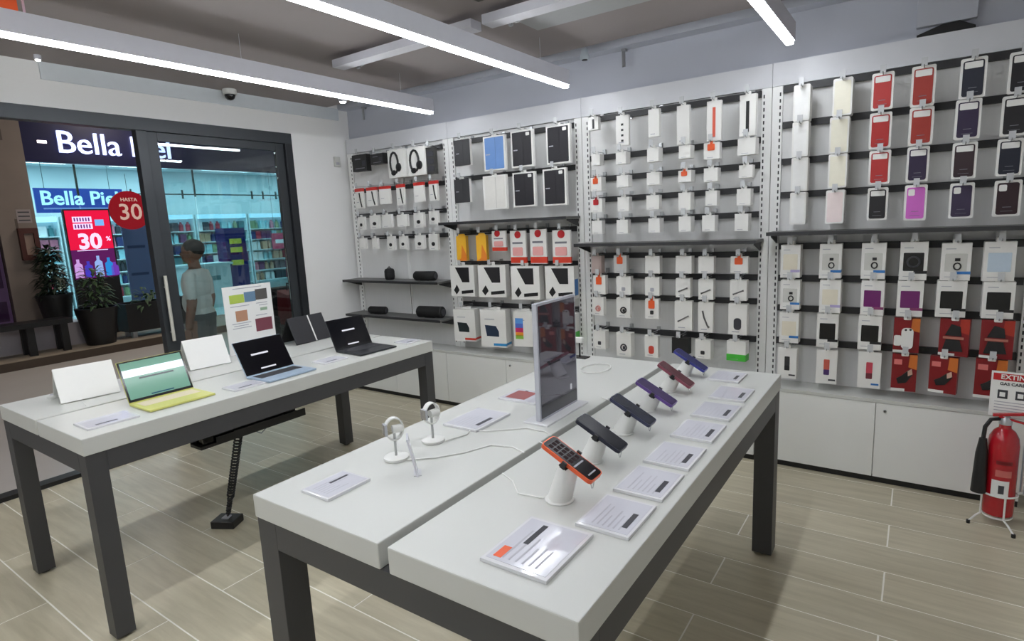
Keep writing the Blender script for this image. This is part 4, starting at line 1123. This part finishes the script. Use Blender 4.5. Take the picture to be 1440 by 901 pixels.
pts = [p0 + dv * (k / 240.0) + 0.017 * (math.cos(k * .75) * sa + math.sin(k * .75) * sb) * min(1, k / 12.0) * (1 if k > 60 else .6) for k in range(241)]
q.tube(pts, 0.0055, 6)
tag(q.build('coiled_lead', BLACK, smooth=True), 'black coiled lead from the floor box up to the cable tray', 'cable')

# ================================================================== FIRE EXTINGUISHER
EX, EY = 5.31, -0.46
t = thing('fire_extinguisher', 'red fire extinguisher with black horn at the right edge', 'extinguisher', (EX, EY, 0.05))
MB().lathe([(0.05, 0), (0.064, 0.008), (0.066, 0.03), (0.066, 0.38), (0.060, 0.42), (0.044, 0.452), (0.026, 0.468), (0.024, 0.49)], 28).build('cylinder', REDX, t, smooth=True)
MB().lathe([(0.027, 0.488), (0.027, 0.515), (0.018, 0.53)], 16).build('valve', ALU, t, smooth=True)
q = MB(); q.obox((0.02, -0.01, 0.545), (0.075, 0, 0.012), (0, 0.011, 0), (0, 0, 0.007)); q.build('handle', REDX, t, bevel=0.002)
q = MB(); q.obox((0.03, -0.01, 0.515), (0.06, 0, -0.014), (0, 0.009, 0), (0, 0, 0.005)); q.build('lever', REDX, t, bevel=0.002)
hs = MB().tube([(-0.02, -0.005, 0.515), (-0.06, -0.02, 0.51), (-0.082, -0.03, 0.47), (-0.086, -0.035, 0.40)], 0.010, 8).build('hose', BLACK, t, smooth=True)
MB().tube([(-0.086, -0.035, 0.41), (-0.087, -0.037, 0.33), (-0.088, -0.04, 0.12)], [0.016, 0.026, 0.033], 16).build('horn', BLACK, hs, smooth=True)
q = MB()
def bandlab(z0, z1, a0, a1, name, m, r=0.0668):
    g = MB(); n = 8
    for k in range(n):
        t0 = a0 + (a1 - a0) * k / n; t1 = a0 + (a1 - a0) * (k + 1) / n
        g._add([(r * math.cos(t0), r * math.sin(t0), z0), (r * math.cos(t1), r * math.sin(t1), z0), (r * math.cos(t1), r * math.sin(t1), z1), (r * math.cos(t0), r * math.sin(t0), z1)], [(0, 1, 2, 3)])
    g.build(name, m, t, smooth=True)
bandlab(0.115, 0.205, -2.2, -1.1, 'label', PAPER)
bandlab(0.135, 0.18, -1.75, -1.4, 'label_print', PRINTD, 0.0673)
bandlab(0.225, 0.26, -2.0, -1.0, 'rating_print', cmat('old_rose', (206, 110, 104)), 0.0673)
bandlab(0.29, 0.31, -2.0, -1.0, 'rating_print', cmat('deep_red', (120, 10, 20)), 0.0673)
s = thing('extinguisher_stand', 'white wire tripod stand holding the fire extinguisher and its sign', 'stand', (EX, EY, 0))
q = MB()
q.tube([(0.075 * math.cos(a), 0.075 * math.sin(a), 0.17) for a in [k * PI / 12 for k in range(25)]], 0.005, 6)
q.build('ring', WIRE, s, smooth=True)
q = MB(); q.tube([(0.06 * math.cos(a), 0.06 * math.sin(a), 0.044) for a in [k * PI / 12 for k in range(25)]], 0.005, 6)
q.tube([(-0.06, 0, 0.044), (0.06, 0, 0.044)], 0.004, 6); q.tube([(0, -0.06, 0.044), (0, 0.06, 0.044)], 0.004, 6)
q.build('base_ring', WIRE, s, smooth=True)
for (fx, fy, ax_, ay_) in ((-0.12, -0.075, -0.071, -0.03), (0.055, -0.145, 0.02, -0.074), (0.06, 0.12, 0.03, 0.07)):
    q = MB(); q.tube([(ax_, ay_, 0.17), (ax_, ay_, 0.05), (ax_ + (fx - ax_) * .4, ay_ + (fy - ay_) * .4, 0.04), (fx, fy, 0.012)], 0.005, 6)
    l = q.build('leg', WIRE, s, smooth=True)
    MB().tube([(fx, fy, 0), (fx, fy, 0.018)], 0.009, 10).build('foot', BLACK, l)
MB().tube([(0.095, 0.04, 0.17), (0.095, 0.04, 0.78)], 0.005, 8).build('pole', WIRE, s)
MB().tube([(0.073, 0.02, 0.17), (0.095, 0.04, 0.17)], 0.005, 6).build('arm', WIRE, s)
t = thing('extinguisher_sign', 'white EXTINTOR sign with red header above the fire extinguisher', 'sign', (5.36, -0.44, 0.57), -0.12)
B(-0.12, -0.008, 0, 0.12, 0.0, 0.235).build('board', PAPER, t)
B(-0.112, -0.0095, 0.19, 0.112, -0.008, 0.226).build('header', RED, t)
put('lettering', text_mesh('lettering', 'EXTINTOR', 0.034, PAPER, 0.0006, 0.0008), t, (0.0, -0.0103, 0.208), FACE_NY)
put('lettering', text_mesh('lettering', 'GAS CARBONICO', 0.021, PRINTD, 0.0006, 0.0006), t, (0.0, -0.009, 0.172), FACE_NY)
for k in range(3):
    x = -0.07 + 0.07 * k
    B(x - 0.02, -0.0092, 0.095, x + 0.02, -0.008, 0.14).build('pictogram', PRINTD, t)
    B(x - 0.012, -0.0098, 0.105, x + 0.010, -0.0092, 0.128).build('pictogram_figure', PAPER, t)
q = MB()
for z in (.075, .06, .045, .03): q.box(-0.1, -0.0088, z, 0.1, -0.008, z + 0.004)
q.build('print', PRINTL, t)

# ================================================================== THE MALL BEYOND THE STOREFRONT
MF = mat('mall_floor_tile', (196, 190, 184), 0.25, noise=0.06, scale=1.2)
struct(B(-6.5, -6.0, -0.1, -0.09, 8.0, 0.0).build('mall_floor', MF), 'polished grey-brown mall corridor floor')
struct(B(-6.5, -6.0, 4.2, -0.1, 8.0, 4.3).build('mall_ceiling', mat('mall_ceiling', (150, 150, 152), 0.8)), 'mall corridor ceiling')
struct(B(-0.1, 0.12, 0.0, 0.0, 8.0, 4.2).build('mall_wall', WALLUP), 'outer wall beside the storefront')
KM = mat('kerb_stone', (150, 138, 122), 0.5, noise=0.08)
k = struct(B(-6.38, -4.0, 0.0, -5.05, 8.0, 0.115).build('mall_step', mat('kerb_face', (74, 62, 52), 0.6)), 'low brown step in front of the shop across the mall')
B(-6.38, -4.0, 0.115, -5.045, 8.0, 0.125).build('tread', KM, k)
# columns and fascia
cl = struct(B(-6.75, -1.32, 0.125, -6.25, -0.86, 4.2).build('mall_column', mat('column_plaster', (128, 116, 108), 0.7, noise=0.08, scale=4)), 'brown-grey plaster column left of the shop across the mall')
for z in (1.9, 3.2): B(-6.25, -1.12, z, -6.245, -1.09, z + 0.16).build('stain', mat('stain', (92, 82, 76), 0.8), cl)
struct(B(-6.75, -6.0, 0.125, -6.35, -1.33, 4.2).build('mall_side_wall', mat('mall_wall_plaster', (150, 142, 140), 0.7)), 'mall wall left of the column')
NAVY = mat('fascia_navy', (12, 11, 62), 0.35, noise=0.05)
t = thing('shop_sign', 'navy fascia with lit white Bella Piel lettering across the mall', 'sign', (-6.42, 1.6, 2.93))
B(-0.12, -2.45, 0.0, 0.0, 6.0, 1.26).build('fascia', NAVY, t)
LETT = emit('letter_glow', (196, 206, 255), 2.2)
put('lettering', text_mesh('lettering', 'Bella Piel', 0.49, LETT, 0.02, 0.0, 'LEFT'), t, (0.025, -1.99, 0.31), FACE_PX)
put('lettering', text_mesh('lettering', '\u00ae', 0.16, LETT, 0.02, 0.002, 'LEFT'), t, (0.025, -0.21, 0.53), FACE_PX)
t = thing('sign_lamp', 'tiny lit spot on the navy fascia left of the lettering', 'lamp', (-6.415, -0.56, 3.22))
B(0, -0.06, 0, 0.012, 0.06, 0.04).build('lens', emit('spot_white', (255, 240, 240), 3), t)
B(-0.004, -0.07, -0.01, 0.0, 0.07, 0.05).build('plate', NAVY, t)
# shop interior
SW = mat('shop_wall', (214, 226, 228), 0.6, noise=0.02)
struct(B(-10.6, -0.9, 0.0, -10.5, 8.0, 4.2).build('shop_back_wall', SW), 'pale cyan back wall of the shop across the mall')
struct(B(-10.5, -0.95, -0.1, -6.5, 8.0, 0.12).build('shop_floor', mat('shop_floor', (200, 206, 206), 0.3)), 'pale floor of the shop across the mall')
struct(B(-10.5, -0.95, 3.3, -6.55, 8.0, 3.4).build('shop_ceiling', SW), 'pale ceiling of the shop across the mall')
struct(B(-10.6, -1.05, 0.0, -6.76, -0.92, 4.2).build('shop_side_wall', SW), 'side wall of the shop across the mall')
struct(B(-10.6, 8.0, 0.0, -6.4, 8.1, 4.2).build('shop_end_wall', SW), 'end wall of the shop across the mall')
for kx in range(2):  # glowing panels added out of sight to brighten the shop interior
    for ky in range(4):
        t = thing('shop_fill_panel', '%s added fill panel of the %s row inside the shop across the mall' % (ORD[ky], ['front', 'rear'][kx]), 'ceiling light', (-7.4 - kx * 1.9, 0.2 + ky * 2.0, 3.27), group='added fill panels of the shop across the mall')
        B(-0.32, -0.62, 0.0, 0.32, 0.62, 0.03).build('frame', WHITE, t)
        B(-0.3, -0.6, -0.004, 0.3, 0.6, 0.0).build('panel', emit('shop_panel', (206, 240, 250), SHOP_STRENGTH), t)
# shopfront glazing rod, posts and clips
t = thing('shopfront_glazing', 'frameless glass shopfront with thin dark rods across the mall', 'shopfront', (-6.5, 0, 0.125))
DK = mat('rod_dark', (40, 66, 66), 0.4)
for k, y in enumerate((-0.16, 1.75, 3.6, 5.5)):
    B(-0.012, y - 0.014, 2.3, 0.012, y + 0.014, 2.8).build('mullion', DK, t)
for k, (y0, y1) in enumerate(((-0.85, -0.17), (-0.15, 1.74), (1.76, 3.59), (3.61, 5.49))):
    B(-0.006, y0, 0.0, 0.006, y1, 2.79).build('glass_pane', glass('shop_glass', (232, 244, 246), 1.45, 0.0, 0.7), t)
rd = MB(); rd.tube([(0.03, 0.55, 2.34), (0.03, 5.4, 2.34)], 0.012, 6); rd = rd.build('rod', DK, t)
for y in (0.62, 0.98, 1.5, 2.9, 3.15, 3.45):
    B(0.02, y - 0.012, 2.26, 0.045, y + 0.012, 2.42).build('clip', DK, rd)
# inner lit sign
t = thing('inner_sign', 'blue lit Bella Piel banner hanging inside the shop across the mall', 'sign', (-7.5, 0.21, 2.2))
B(-0.03, -0.66, 0.0, 0.0, 0.70, 0.42).build('panel', emit('inner_blue', (52, 84, 176), 0.75), t)
put('lettering', text_mesh('lettering', 'Bella Piel', 0.34, emit('inner_letter', (170, 226, 246), 1.4), 0.006, 0.006), t, (0.008, 0.02, 0.24), FACE_PX)
B(0.0, -0.56, 0.06, 0.004, 0.6, 0.085).build('small_print', emit('inner_print', (120, 160, 220), 0.8), t)
for y in (-0.5, 0.5): MB().tube([(-0.015, y, 0.42), (-0.015, y, 1.09)], 0.005, 5).build('wire', DK, t)
# round red sign
t = thing('round_sign', 'round red 30 percent discount sign in the shopfront across the mall', 'sign', (-6.425, 0.55, 2.18))
q = MB(); q.prism_x([(0.33 * math.cos(a), 0.33 * math.sin(a)) for a in [k * PI / 20 for k in range(40)]], -0.02, 0.0)
q.build('disc', emit('disc_red', (150, 22, 34), 0.55), t)
CRE = emit('cream_letter', (226, 190, 176), 0.55)
put('lettering', text_mesh('lettering', '30', 0.38, CRE, 0.003, 0.004), t, (0.004, 0.0, -0.04), FACE_PX)
put('lettering', text_mesh('lettering', 'HASTA', 0.085, CRE, 0.003, 0.001), t, (0.004, 0.0, 0.18), FACE_PX)
MB().tube([(-0.01, 0, 0.33), (-0.01, 0, 0.62)], 0.004, 5).build('wire', DK, t)
# lit red advertising display
t = thing('advert_display', 'lit red advertising screen with a large white 30 across the mall', 'display screen', (-6.30, -0.155, 0.13))
B(-0.06, -0.33, 0.0, 0.0, 0.33, 2.07).build('cabinet', BLACK, t)
B(0.0, -0.31, 1.42, 0.004, 0.31, 2.05).build('red_screen', emit('advert_red', (222, 18, 62), 0.95), t)
B(0.0, -0.31, 0.95, 0.004, 0.31, 1.419).build('lower_screen', emit('advert_purple', (96, 28, 96), 0.7), t)
AW = emit('advert_white', (226, 206, 246), 1.1)
put('lettering', text_mesh('lettering', '30', 0.34, AW, 0.002, 0.012), t, (0.006, -0.02, 1.54), FACE_PX)
put('lettering', text_mesh('lettering', '%', 0.1, AW, 0.002, 0.002), t, (0.006, 0.25, 1.58), FACE_PX)
B(0.004, -0.22, 1.40, 0.007, 0.22, 1.412).build('underline', AW, t)
for k, (z, b) in enumerate(((1.86, .08), (1.75, .08))):
    B(0.004, -0.22, z, 0.006, 0.05, z + 0.09).build('text_block', AW, t)
    q = MB()
    for j in range(6): q.box(0.006, -0.20 + j * 0.04, z + 0.015, 0.008, -0.18 + j * 0.04, z + 0.075)
    q.build('text_strokes', emit('advert_violet', (110, 40, 120), 0.8), t)
B(0.004, 0.09, 1.80, 0.007, 0.22, 1.90).build('badge', emit('advert_blue', (120, 180, 240), 0.9), t)
for k, (y, c, hh) in enumerate(((-.24, (206, 160, 230), .30), (-.10, (70, 60, 190), .26), (.05, (150, 180, 240), .34), (.2, (40, 140, 220), .30), (.28, (110, 60, 180), .22))):
    MB().prism_x([(y - .06, 0.97), (y + .06, 0.97), (y + .055, 0.97 + hh * .7), (y + .02, 0.97 + hh * .8), (y + .02, .97 + hh), (y - .02, .97 + hh), (y - .02, .97 + hh * .8), (y - .055, .97 + hh * .7)], 0.004, 0.012).build('bottle_picture', emit('advert_c%d' % k, c, 0.8), t)
# purple poster and fire alarm box
t = thing('purple_poster', 'purple lit poster at the far left edge', 'poster', (-6.34, -1.60, 0.3))
B(0, -0.35, 0, 0.03, 0.26, 1.85).build('panel', emit('poster_purple', (84, 62, 92), 0.22), t)
for z in (0.25, 0.75, 1.2): B(0.03, -0.3, z, 0.034, 0.22, z + 0.3).build('picture', emit('poster_dark', (50, 30, 56), 0.2), t)
t = thing('hose_box', 'small dark red framed box on the column', 'fire box', (-6.25, -1.0, 1.44))
q = MB(); q.box(0, -0.12, 0, 0.07, -0.06, 0.48); q.box(0, 0.06, 0, 0.07, 0.12, 0.48); q.box(0, -0.06, 0, 0.07, 0.06, 0.08); q.box(0, -0.06, 0.4, 0.07, 0.06, 0.48)
q.build('frame', mat('hose_frame', (74, 34, 28), 0.5), t)
B(0, -0.06, 0.08, 0.03, 0.06, 0.4).build('window', mat('hose_window', (150, 128, 116), 0.3), t)
t = thing('notice', 'small notice sheet above the framed box on the column', 'notice', (-6.25, -1.0, 2.0))
B(0, -0.09, 0, 0.004, 0.09, 0.2).build('sheet', mat('notice_sheet', (150, 140, 140), 0.6), t)
q = MB()
for z in (.03, .09, .15): q.box(0.004, -0.07, z, 0.006, 0.07, z + 0.018)
q.build('print', PRINTD, t)
# bench, low wall, planters
struct(B(-6.2, -4.0, 0.125, -5.68, -0.62, 0.47).build('low_wall', mat('low_wall_pale', (176, 170, 176), 0.5)), 'pale low wall behind the bench')
t = thing('mall_bench', 'dark mall bench left of the planters', 'bench', (-5.40, -1.45, 0.125))
B(-0.2, -1.2, 0.40, 0.2, 0.50, 0.47).build('seat', BLACK, t)
for yy in (-0.9, 0.0, 0.4):
    for xx in (-0.12, 0.12): B(xx - 0.03, yy - 0.045, 0.0, xx + 0.03, yy + 0.045, 0.40).build('leg', BLACK, t)
LEAF = mat('leaf_green', (30, 46, 30), 0.5, noise=0.35, scale=6)
LEAF2 = mat('leaf_green_light', (58, 84, 50), 0.5, noise=0.35, scale=6)
def foliage(name, c, n, spread, hgt, ll, parent, m, seed):
    rnd = random.Random(seed); q = MB()
    for i in range(n):
        a = rnd.uniform(0, 2 * PI); r = spread * math.sqrt(rnd.random()); z = rnd.uniform(0.0, hgt)
        r *= (1.0 - 0.5 * z / hgt)
        base = Vector((c[0] + r * math.cos(a), c[1] + r * math.sin(a), c[2] + z))
        d_ = Vector((math.cos(a + rnd.uniform(-.6, .6)), math.sin(a + rnd.uniform(-.6, .6)), rnd.uniform(-.5, .8))).normalized()
        s_ = d_.cross(Vector((0, 0, 1))).normalized(); u_ = s_.cross(d_)
        l = ll * rnd.uniform(.7, 1.2); wd = l * .16
        P = [base, base + d_ * l * .5 + s_ * wd + u_ * l * .08, base + d_ * l - Vector((0, 0, l * .2)), base + d_ * l * .5 - s_ * wd + u_ * l * .08, base + d_ * l * .5 + u_ * l * .12]
        q._add(P, [(0, 1, 4), (1, 2, 4), (2, 3, 4), (3, 0, 4)])
    o = q.build(name, m, parent); o['kind'] = 'stuff'
    return o
t = thing('tall_planter', 'tall tapered black planter with a bushy dark plant by the column', 'potted plant', (-5.92, -0.90, 0.471))
MB().lathe([(0.17, 0.0), (0.225, 0.40), (0.235, 0.40), (0.235, 0.44), (0.21, 0.44), (0.21, 0.38)], 20).build('pot', BLACK, t, smooth=True)
MB().lathe([(0.208, 0.36), (0.208, 0.39)], 20).build('soil', mat('soil', (40, 32, 26), 0.9), t)
for a in (0.3, 2.2, 4.4): MB().tube([(0.03 * math.cos(a), 0.03 * math.sin(a), 0.38), (0.08 * math.cos(a), 0.08 * math.sin(a), 1.0)], 0.010, 5).build('stem', LEAF, t)
foliage('foliage', (0.02, 0, 0.42), 460, 0.16, 0.72, 0.16, t, LEAF, 3)
t = thing('round_planter', 'wide round black planter with a leafy plant in front of the red screen', 'potted plant', (-5.38, -0.57, 0.125))
MB().lathe([(0.19, 0.0), (0.27, 0.5), (0.28, 0.56), (0.25, 0.56), (0.25, 0.5)], 22).build('pot', BLACK, t, smooth=True)
MB().lathe([(0.248, 0.48), (0.248, 0.5)], 20).build('soil', mat('soil', (40, 32, 26), 0.9), t)
for a in (0.3, 1.8, 3.2, 5.0): MB().tube([(0.04 * math.cos(a), 0.04 * math.sin(a), 0.5), (0.14 * math.cos(a), 0.14 * math.sin(a), 1.0)], 0.008, 5).build('stem', LEAF, t)
foliage('foliage', (0, 0.02, 0.58), 150, 0.18, 0.55, 0.17, t, LEAF2, 5)
t = thing('long_planter', 'long low black planter right of the round planter', 'potted plant', (-5.50, 0.30, 0.125))
q = MB(); q.box(-0.2, -0.5, 0.1, 0.2, -0.46, 0.55); q.box(-0.2, 0.46, 0.1, 0.2, 0.5, 0.55); q.box(-0.2, -0.46, 0.1, -0.17, 0.46, 0.55); q.box(0.17, -0.46, 0.1, 0.2, 0.46, 0.55); q.box(-0.17, -0.46, 0.1, 0.17, 0.46, 0.48)
q.build('trough', BLACK, t)
for yy in (-0.4, 0.4):
    for xx in (-0.12, 0.12): B(xx - 0.03, yy - 0.03, 0, xx + 0.03, yy + 0.03, 0.1).build('foot', ALU, t)
foliage('foliage', (0, -0.05, 0.48), 70, 0.34, 0.24, 0.16, t, LEAF2, 9)
# dark seat block right of the poster
t = thing('mall_armchair', 'dark armchair with a red bag in the mall, beside the door jamb', 'armchair', (-2.2, 0.42, 0))
B(-0.4, -0.22, 0.1, 0.4, 0.75, 0.42).build('seat', mat('seat_dark', (30, 32, 36), 0.7), t, bevel=0.03)
B(-0.4, -0.25, 0.42, -0.2, 0.78, 0.92).build('backrest', mat('seat_dark', (30, 32, 36), 0.7), t, bevel=0.04)
for yy in (-0.3, 0.8): B(-0.4, yy - 0.06, 0.1, 0.4, yy + 0.06, 0.62).build('armrest', mat('seat_dark', (30, 32, 36), 0.7), t, bevel=0.02)
for xx in (-0.33, 0.33):
    for yy in (-0.25, 0.75): B(xx - 0.025, yy - 0.025, 0, xx + 0.025, yy + 0.025, 0.1).build('leg', BLACK, t)
t = thing('red_bag', 'small dark red bag resting on the dark armchair', 'bag', (-2.2, 0.62, 0.422))
MB().prism_y([(-0.15, 0), (0.15, 0), (0.12, 0.42), (-0.10, 0.48)], -0.13, 0.13).build('body', mat('bag_red', (110, 24, 34), 0.6), t, bevel=0.02)
MB().tube([(-0.05, 0, 0.44), (-0.04, 0, 0.56), (0.05, 0, 0.56), (0.06, 0, 0.42)], 0.012, 6).build('handle', BLACK, t)

# shop gondolas and their products
SH = mat('shop_shelf', (206, 224, 226), 0.5)
PCOL = [('white', (226, 230, 230)), ('pink', (206, 120, 140)), ('teal', (74, 132, 138)), ('navy', (50, 60, 110)), ('green', (120, 150, 110)), ('tan', (186, 150, 120)), ('plum', (110, 60, 100)), ('red', (176, 50, 70)), ('aqua', (150, 206, 214)), ('dark', (60, 64, 72))]
PM = {n: cmat('shop_' + n, c) for n, c in PCOL}
prodme = {}
for n, c in PCOL:
    prodme[n, 0] = B(-0.06, -0.07, 0, 0.06, 0.07, 0.21).mesh('product_box', PM[n])
    prodme[n, 1] = MB().lathe([(0.055, 0), (0.055, 0.16), (0.025, 0.19), (0.025, 0.225)], 8).mesh('product_bottle', PM[n])
rnd = random.Random(11)
gy = [-0.75, 0.65, 2.05, 3.45, 4.85, 6.25]
for gi, y in enumerate(gy):
    t = thing('shop_shelving', '%s white shelving unit from the left inside the shop across the mall' % ORD[gi], 'shelving', (-9.9, y + 0.68, 0.12), group='shelving in the shop across the mall')
    B(-0.28, -0.68, 0.0, -0.25, 0.68, 2.1).build('back_panel', SH, t)
    for s_ in (-1, 1): B(-0.25, s_ * 0.665 - 0.015, 0.0, 0.02, s_ * 0.665 + 0.015, 2.1).build('side_panel', SH, t)
    for lv in range(6): B(-0.25, -0.65, 0.3 + lv * 0.28 - 0.02, 0.0, 0.65, 0.3 + lv * 0.28).build('shelf', SH, t)
    B(-0.25, -0.65, 2.0, 0.02, 0.65, 2.1).build('light_pelmet', emit('pelmet', (176, 230, 255), 1.4), t)
    for lv in range(6):
        base = rnd.sample(PCOL, 4)
        for j in range(8):
            n = base[j // 2][0] if rnd.random() < .8 else rnd.choice(PCOL)[0]
            k = rnd.randint(0, 1)
            o = put('product_box' if k == 0 else 'product_bottle', prodme[n, k], None, (-9.9 - 0.12 + rnd.uniform(-.02, .03), y + 0.68 - 0.56 + j * 0.16, 0.12 + 0.301 + lv * 0.28))
            tag(o, 'small %s product %s, %s on %s shelf of %s shelving unit across the mall' % (n, ['box', 'bottle'][k], ORD[j], ORD[lv], ORD[gi]), 'product', 'products in the shop across the mall')
# blue display tower, white counter
t = thing('display_tower', 'blue promotional display tower with yellow packs inside the shop across the mall', 'display', (-8.6, 3.55, 0.12))
B(-0.2, -0.25, 0, 0.2, 0.25, 1.72).build('tower', emit('tower_blue', (44, 56, 140), 0.12), t)
for z in (1.15, 1.35, 0.85): B(0.2, -0.16, z, 0.24, 0.12, z + 0.12).build('yellow_pack', cmat('lemon', (206, 196, 70)), t)
t = thing('shop_counter', 'pale cyan counter inside the shop across the mall', 'counter', (-8.0, 2.5, 0.12))
B(-0.3, -0.45, 0, 0.3, 0.45, 0.92).build('body', SW, t); B(-0.34, -0.5, 0.92, 0.34, 0.5, 0.97).build('top', SH, t)
B(0.3, -0.2, 0.6, 0.304, 0.2, 0.7).build('print', PM['teal'], t)
t = thing('shop_poster', 'pink poster on the right inside the shop across the mall', 'poster', (-9.55, 5.55, 1.25))
for yy in (-.2, .2): MB().tube([(0.01, yy, 0.42), (0.01, yy, 2.05)], 0.004, 5).build('wire', DK, t)
B(0, -0.3, 0, 0.02, 0.3, 0.42).build('panel', cmat('poster_pink', (196, 66, 100)), t); B(0.02, -0.2, 0.15, 0.022, 0.2, 0.25).build('print', PM['white'], t)
t = thing('display_banner', 'dusky blue banner stand right of the red screen across the mall', 'banner', (-7.0, 0.80, 0.12))
B(-0.02, -0.2, 0.05, 0.0, 0.22, 1.85).build('banner', mat('banner_blue', (104, 106, 146), 0.6), t)
B(-0.15, -0.25, 0, 0.15, 0.25, 0.05).build('foot', BLACK, t)
for z in (0.5, 0.9, 1.4): B(0.0, -0.15, z, 0.004, 0.15, z + 0.05).build('print', cmat('banner_dark', (50, 52, 96)), t)
# fill lamps added out of view to light the mall corridor
for k, (x, y) in enumerate(((-3.0, -1.6), (-3.0, 1.6), (-3.0, 4.6), (-5.2, 0.6))):
    t = thing('mall_fill_lamp', '%s round fill lamp added unseen in the mall corridor ceiling' % ORD[k], 'ceiling light', (x, y, 4.17), group='added mall fill lamps')
    MB().lathe([(0.22, 0.0), (0.24, 0.005), (0.24, 0.03)], 20).build('housing', WHITE, t)
    MB().lathe([(0.2, -0.006), (0.2, 0.0)], 20).build('lens', emit('mall_lens', (255, 244, 232), MALL_STRENGTH * 3), t)

# ================================================================== PERSON OUTSIDE THE GLASS
def person(loc, yaw):
    q = MB()
    E = q.ellipsoid
    # faces local -y. legs
    for s_ in (-1, 1):
        q.tube([(s_ * 0.09, 0.0, 0.90), (s_ * 0.10, -0.01, 0.70), (s_ * 0.10, -0.01, 0.48), (s_ * 0.105, 0.005, 0.28), (s_ * 0.105, 0.015, 0.07)], [0.105, 0.092, 0.066, 0.062, 0.05], 14)
        q.tube([(s_ * 0.105, 0.035, 0.042), (s_ * 0.107, -0.06, 0.038), (s_ * 0.11, -0.16, 0.03)], [0.04, 0.042, 0.03], 12)
    # trunk
    E((0, 0.01, 0.93), (0.175, 0.125, 0.12), 18, 12); E((0, -0.01, 1.06), (0.165, 0.125, 0.16), 18, 12); E((0, 0.0, 1.22), (0.185, 0.12, 0.17), 18, 12); E((0, 0.01, 1.32), (0.17, 0.085, 0.07), 18, 12)
    # neck and head
    q.tube([(0, 0.015, 1.33), (0, 0.0, 1.44)], [0.058, 0.052], 12)
    E((0, 0.005, 1.545), (0.077, 0.096, 0.10), 18, 14); E((0, -0.035, 1.485), (0.055, 0.058, 0.062), 14, 10)
    E((0, -0.097, 1.515), (0.012, 0.018, 0.018), 8, 6); E((0, -0.088, 1.475), (0.024, 0.012, 0.010), 8, 6)
    for s_ in (-1, 1): E((s_ * 0.078, 0.012, 1.52), (0.010, 0.020, 0.030), 8, 8)
    # arms
    for s_ in (-1, 1):
        q.tube([(s_ * 0.165, 0.01, 1.335), (s_ * 0.205, 0.02, 1.25), (s_ * 0.225, 0.03, 1.08), (s_ * 0.23, 0.0, 0.95), (s_ * 0.225, -0.03, 0.84)], [0.058, 0.055, 0.045, 0.038, 0.028], 12)
        E((s_ * 0.222, -0.04, 0.79), (0.016, 0.036, 0.048), 10, 8)
        for j, (dy, ln) in enumerate(((-0.028, .060), (-0.010, .070), (0.008, .066), (0.026, .052))):
            q.tube([(s_ * 0.222, -0.042 + dy, 0.755), (s_ * 0.220, -0.046 + dy, 0.755 - ln * .5), (s_ * 0.212, -0.048 + dy, 0.755 - ln)], [0.009, 0.0085, 0.007], 7)
        q.tube([(s_ * 0.215, -0.072, 0.80), (s_ * 0.205, -0.09, 0.765), (s_ * 0.20, -0.092, 0.74)], [0.011, 0.010, 0.008], 7)
    me = q.mesh('body', [mat('skin', (150, 104, 84), 0.5, noise=0.08)])
    o = put('body', me)
    md = o.modifiers.new('remesh', 'REMESH'); md.mode = 'VOXEL'; md.voxel_size = 0.0075
    sm = o.modifiers.new('smooth', 'SMOOTH'); sm.factor = 0.5; sm.iterations = 2
    dg = bpy.context.evaluated_depsgraph_get()
    me2 = bpy.data.meshes.new_from_object(o.evaluated_get(dg))
    bpy.data.objects.remove(o)
    me2.materials.clear()
    for m in (mat('skin', (150, 104, 84)), mat('tshirt_white', (238, 236, 234), 0.8), mat('trousers_grey', (92, 96, 100), 0.8), mat('shoe_dark', (40, 40, 42), 0.6)): me2.materials.append(m)
    for p in me2.polygons:
        p.use_smooth = True
        c = p.center
        arm = abs(c.x) > 0.185 if c.z < 1.12 else False
        if c.z < 0.075: p.material_index = 3
        elif arm and c.z < 1.11: p.material_index = 0
        elif c.z < 0.955: p.material_index = 2
        elif c.z < 1.375: p.material_index = 1
        else: p.material_index = 0
    t = thing('person', 'person in white T-shirt and grey trousers standing outside the glass door', 'person', loc, yaw)
    put('body', me2, t)
    h = MB(); h.ellipsoid((0, 0.02, 1.565), (0.083, 0.098, 0.088), 20, 14)
    hm = h.mesh('hair', mat('hair_dark', (26, 22, 20), 0.7, noise=0.2, scale=60))
    bm = bmesh.new(); bm.from_mesh(hm)
    bmesh.ops.delete(bm, geom=[v for v in bm.verts if (v.co.y < -0.04 and v.co.z < 1.575) or v.co.z < 1.49], context='VERTS')
    for f in bm.faces: f.smooth = True
    bm.to_mesh(hm); bm.free()
    put('hair', hm, t)
    for s_ in (-1, 1):
        e = MB(); e.ellipsoid((s_ * 0.03, -0.083, 1.535), (0.012, 0.008, 0.007), 8, 6); e.build('eye', BLACK, t)
    return t
person((-0.72, -1.37, 0.0), math.radians(-48))
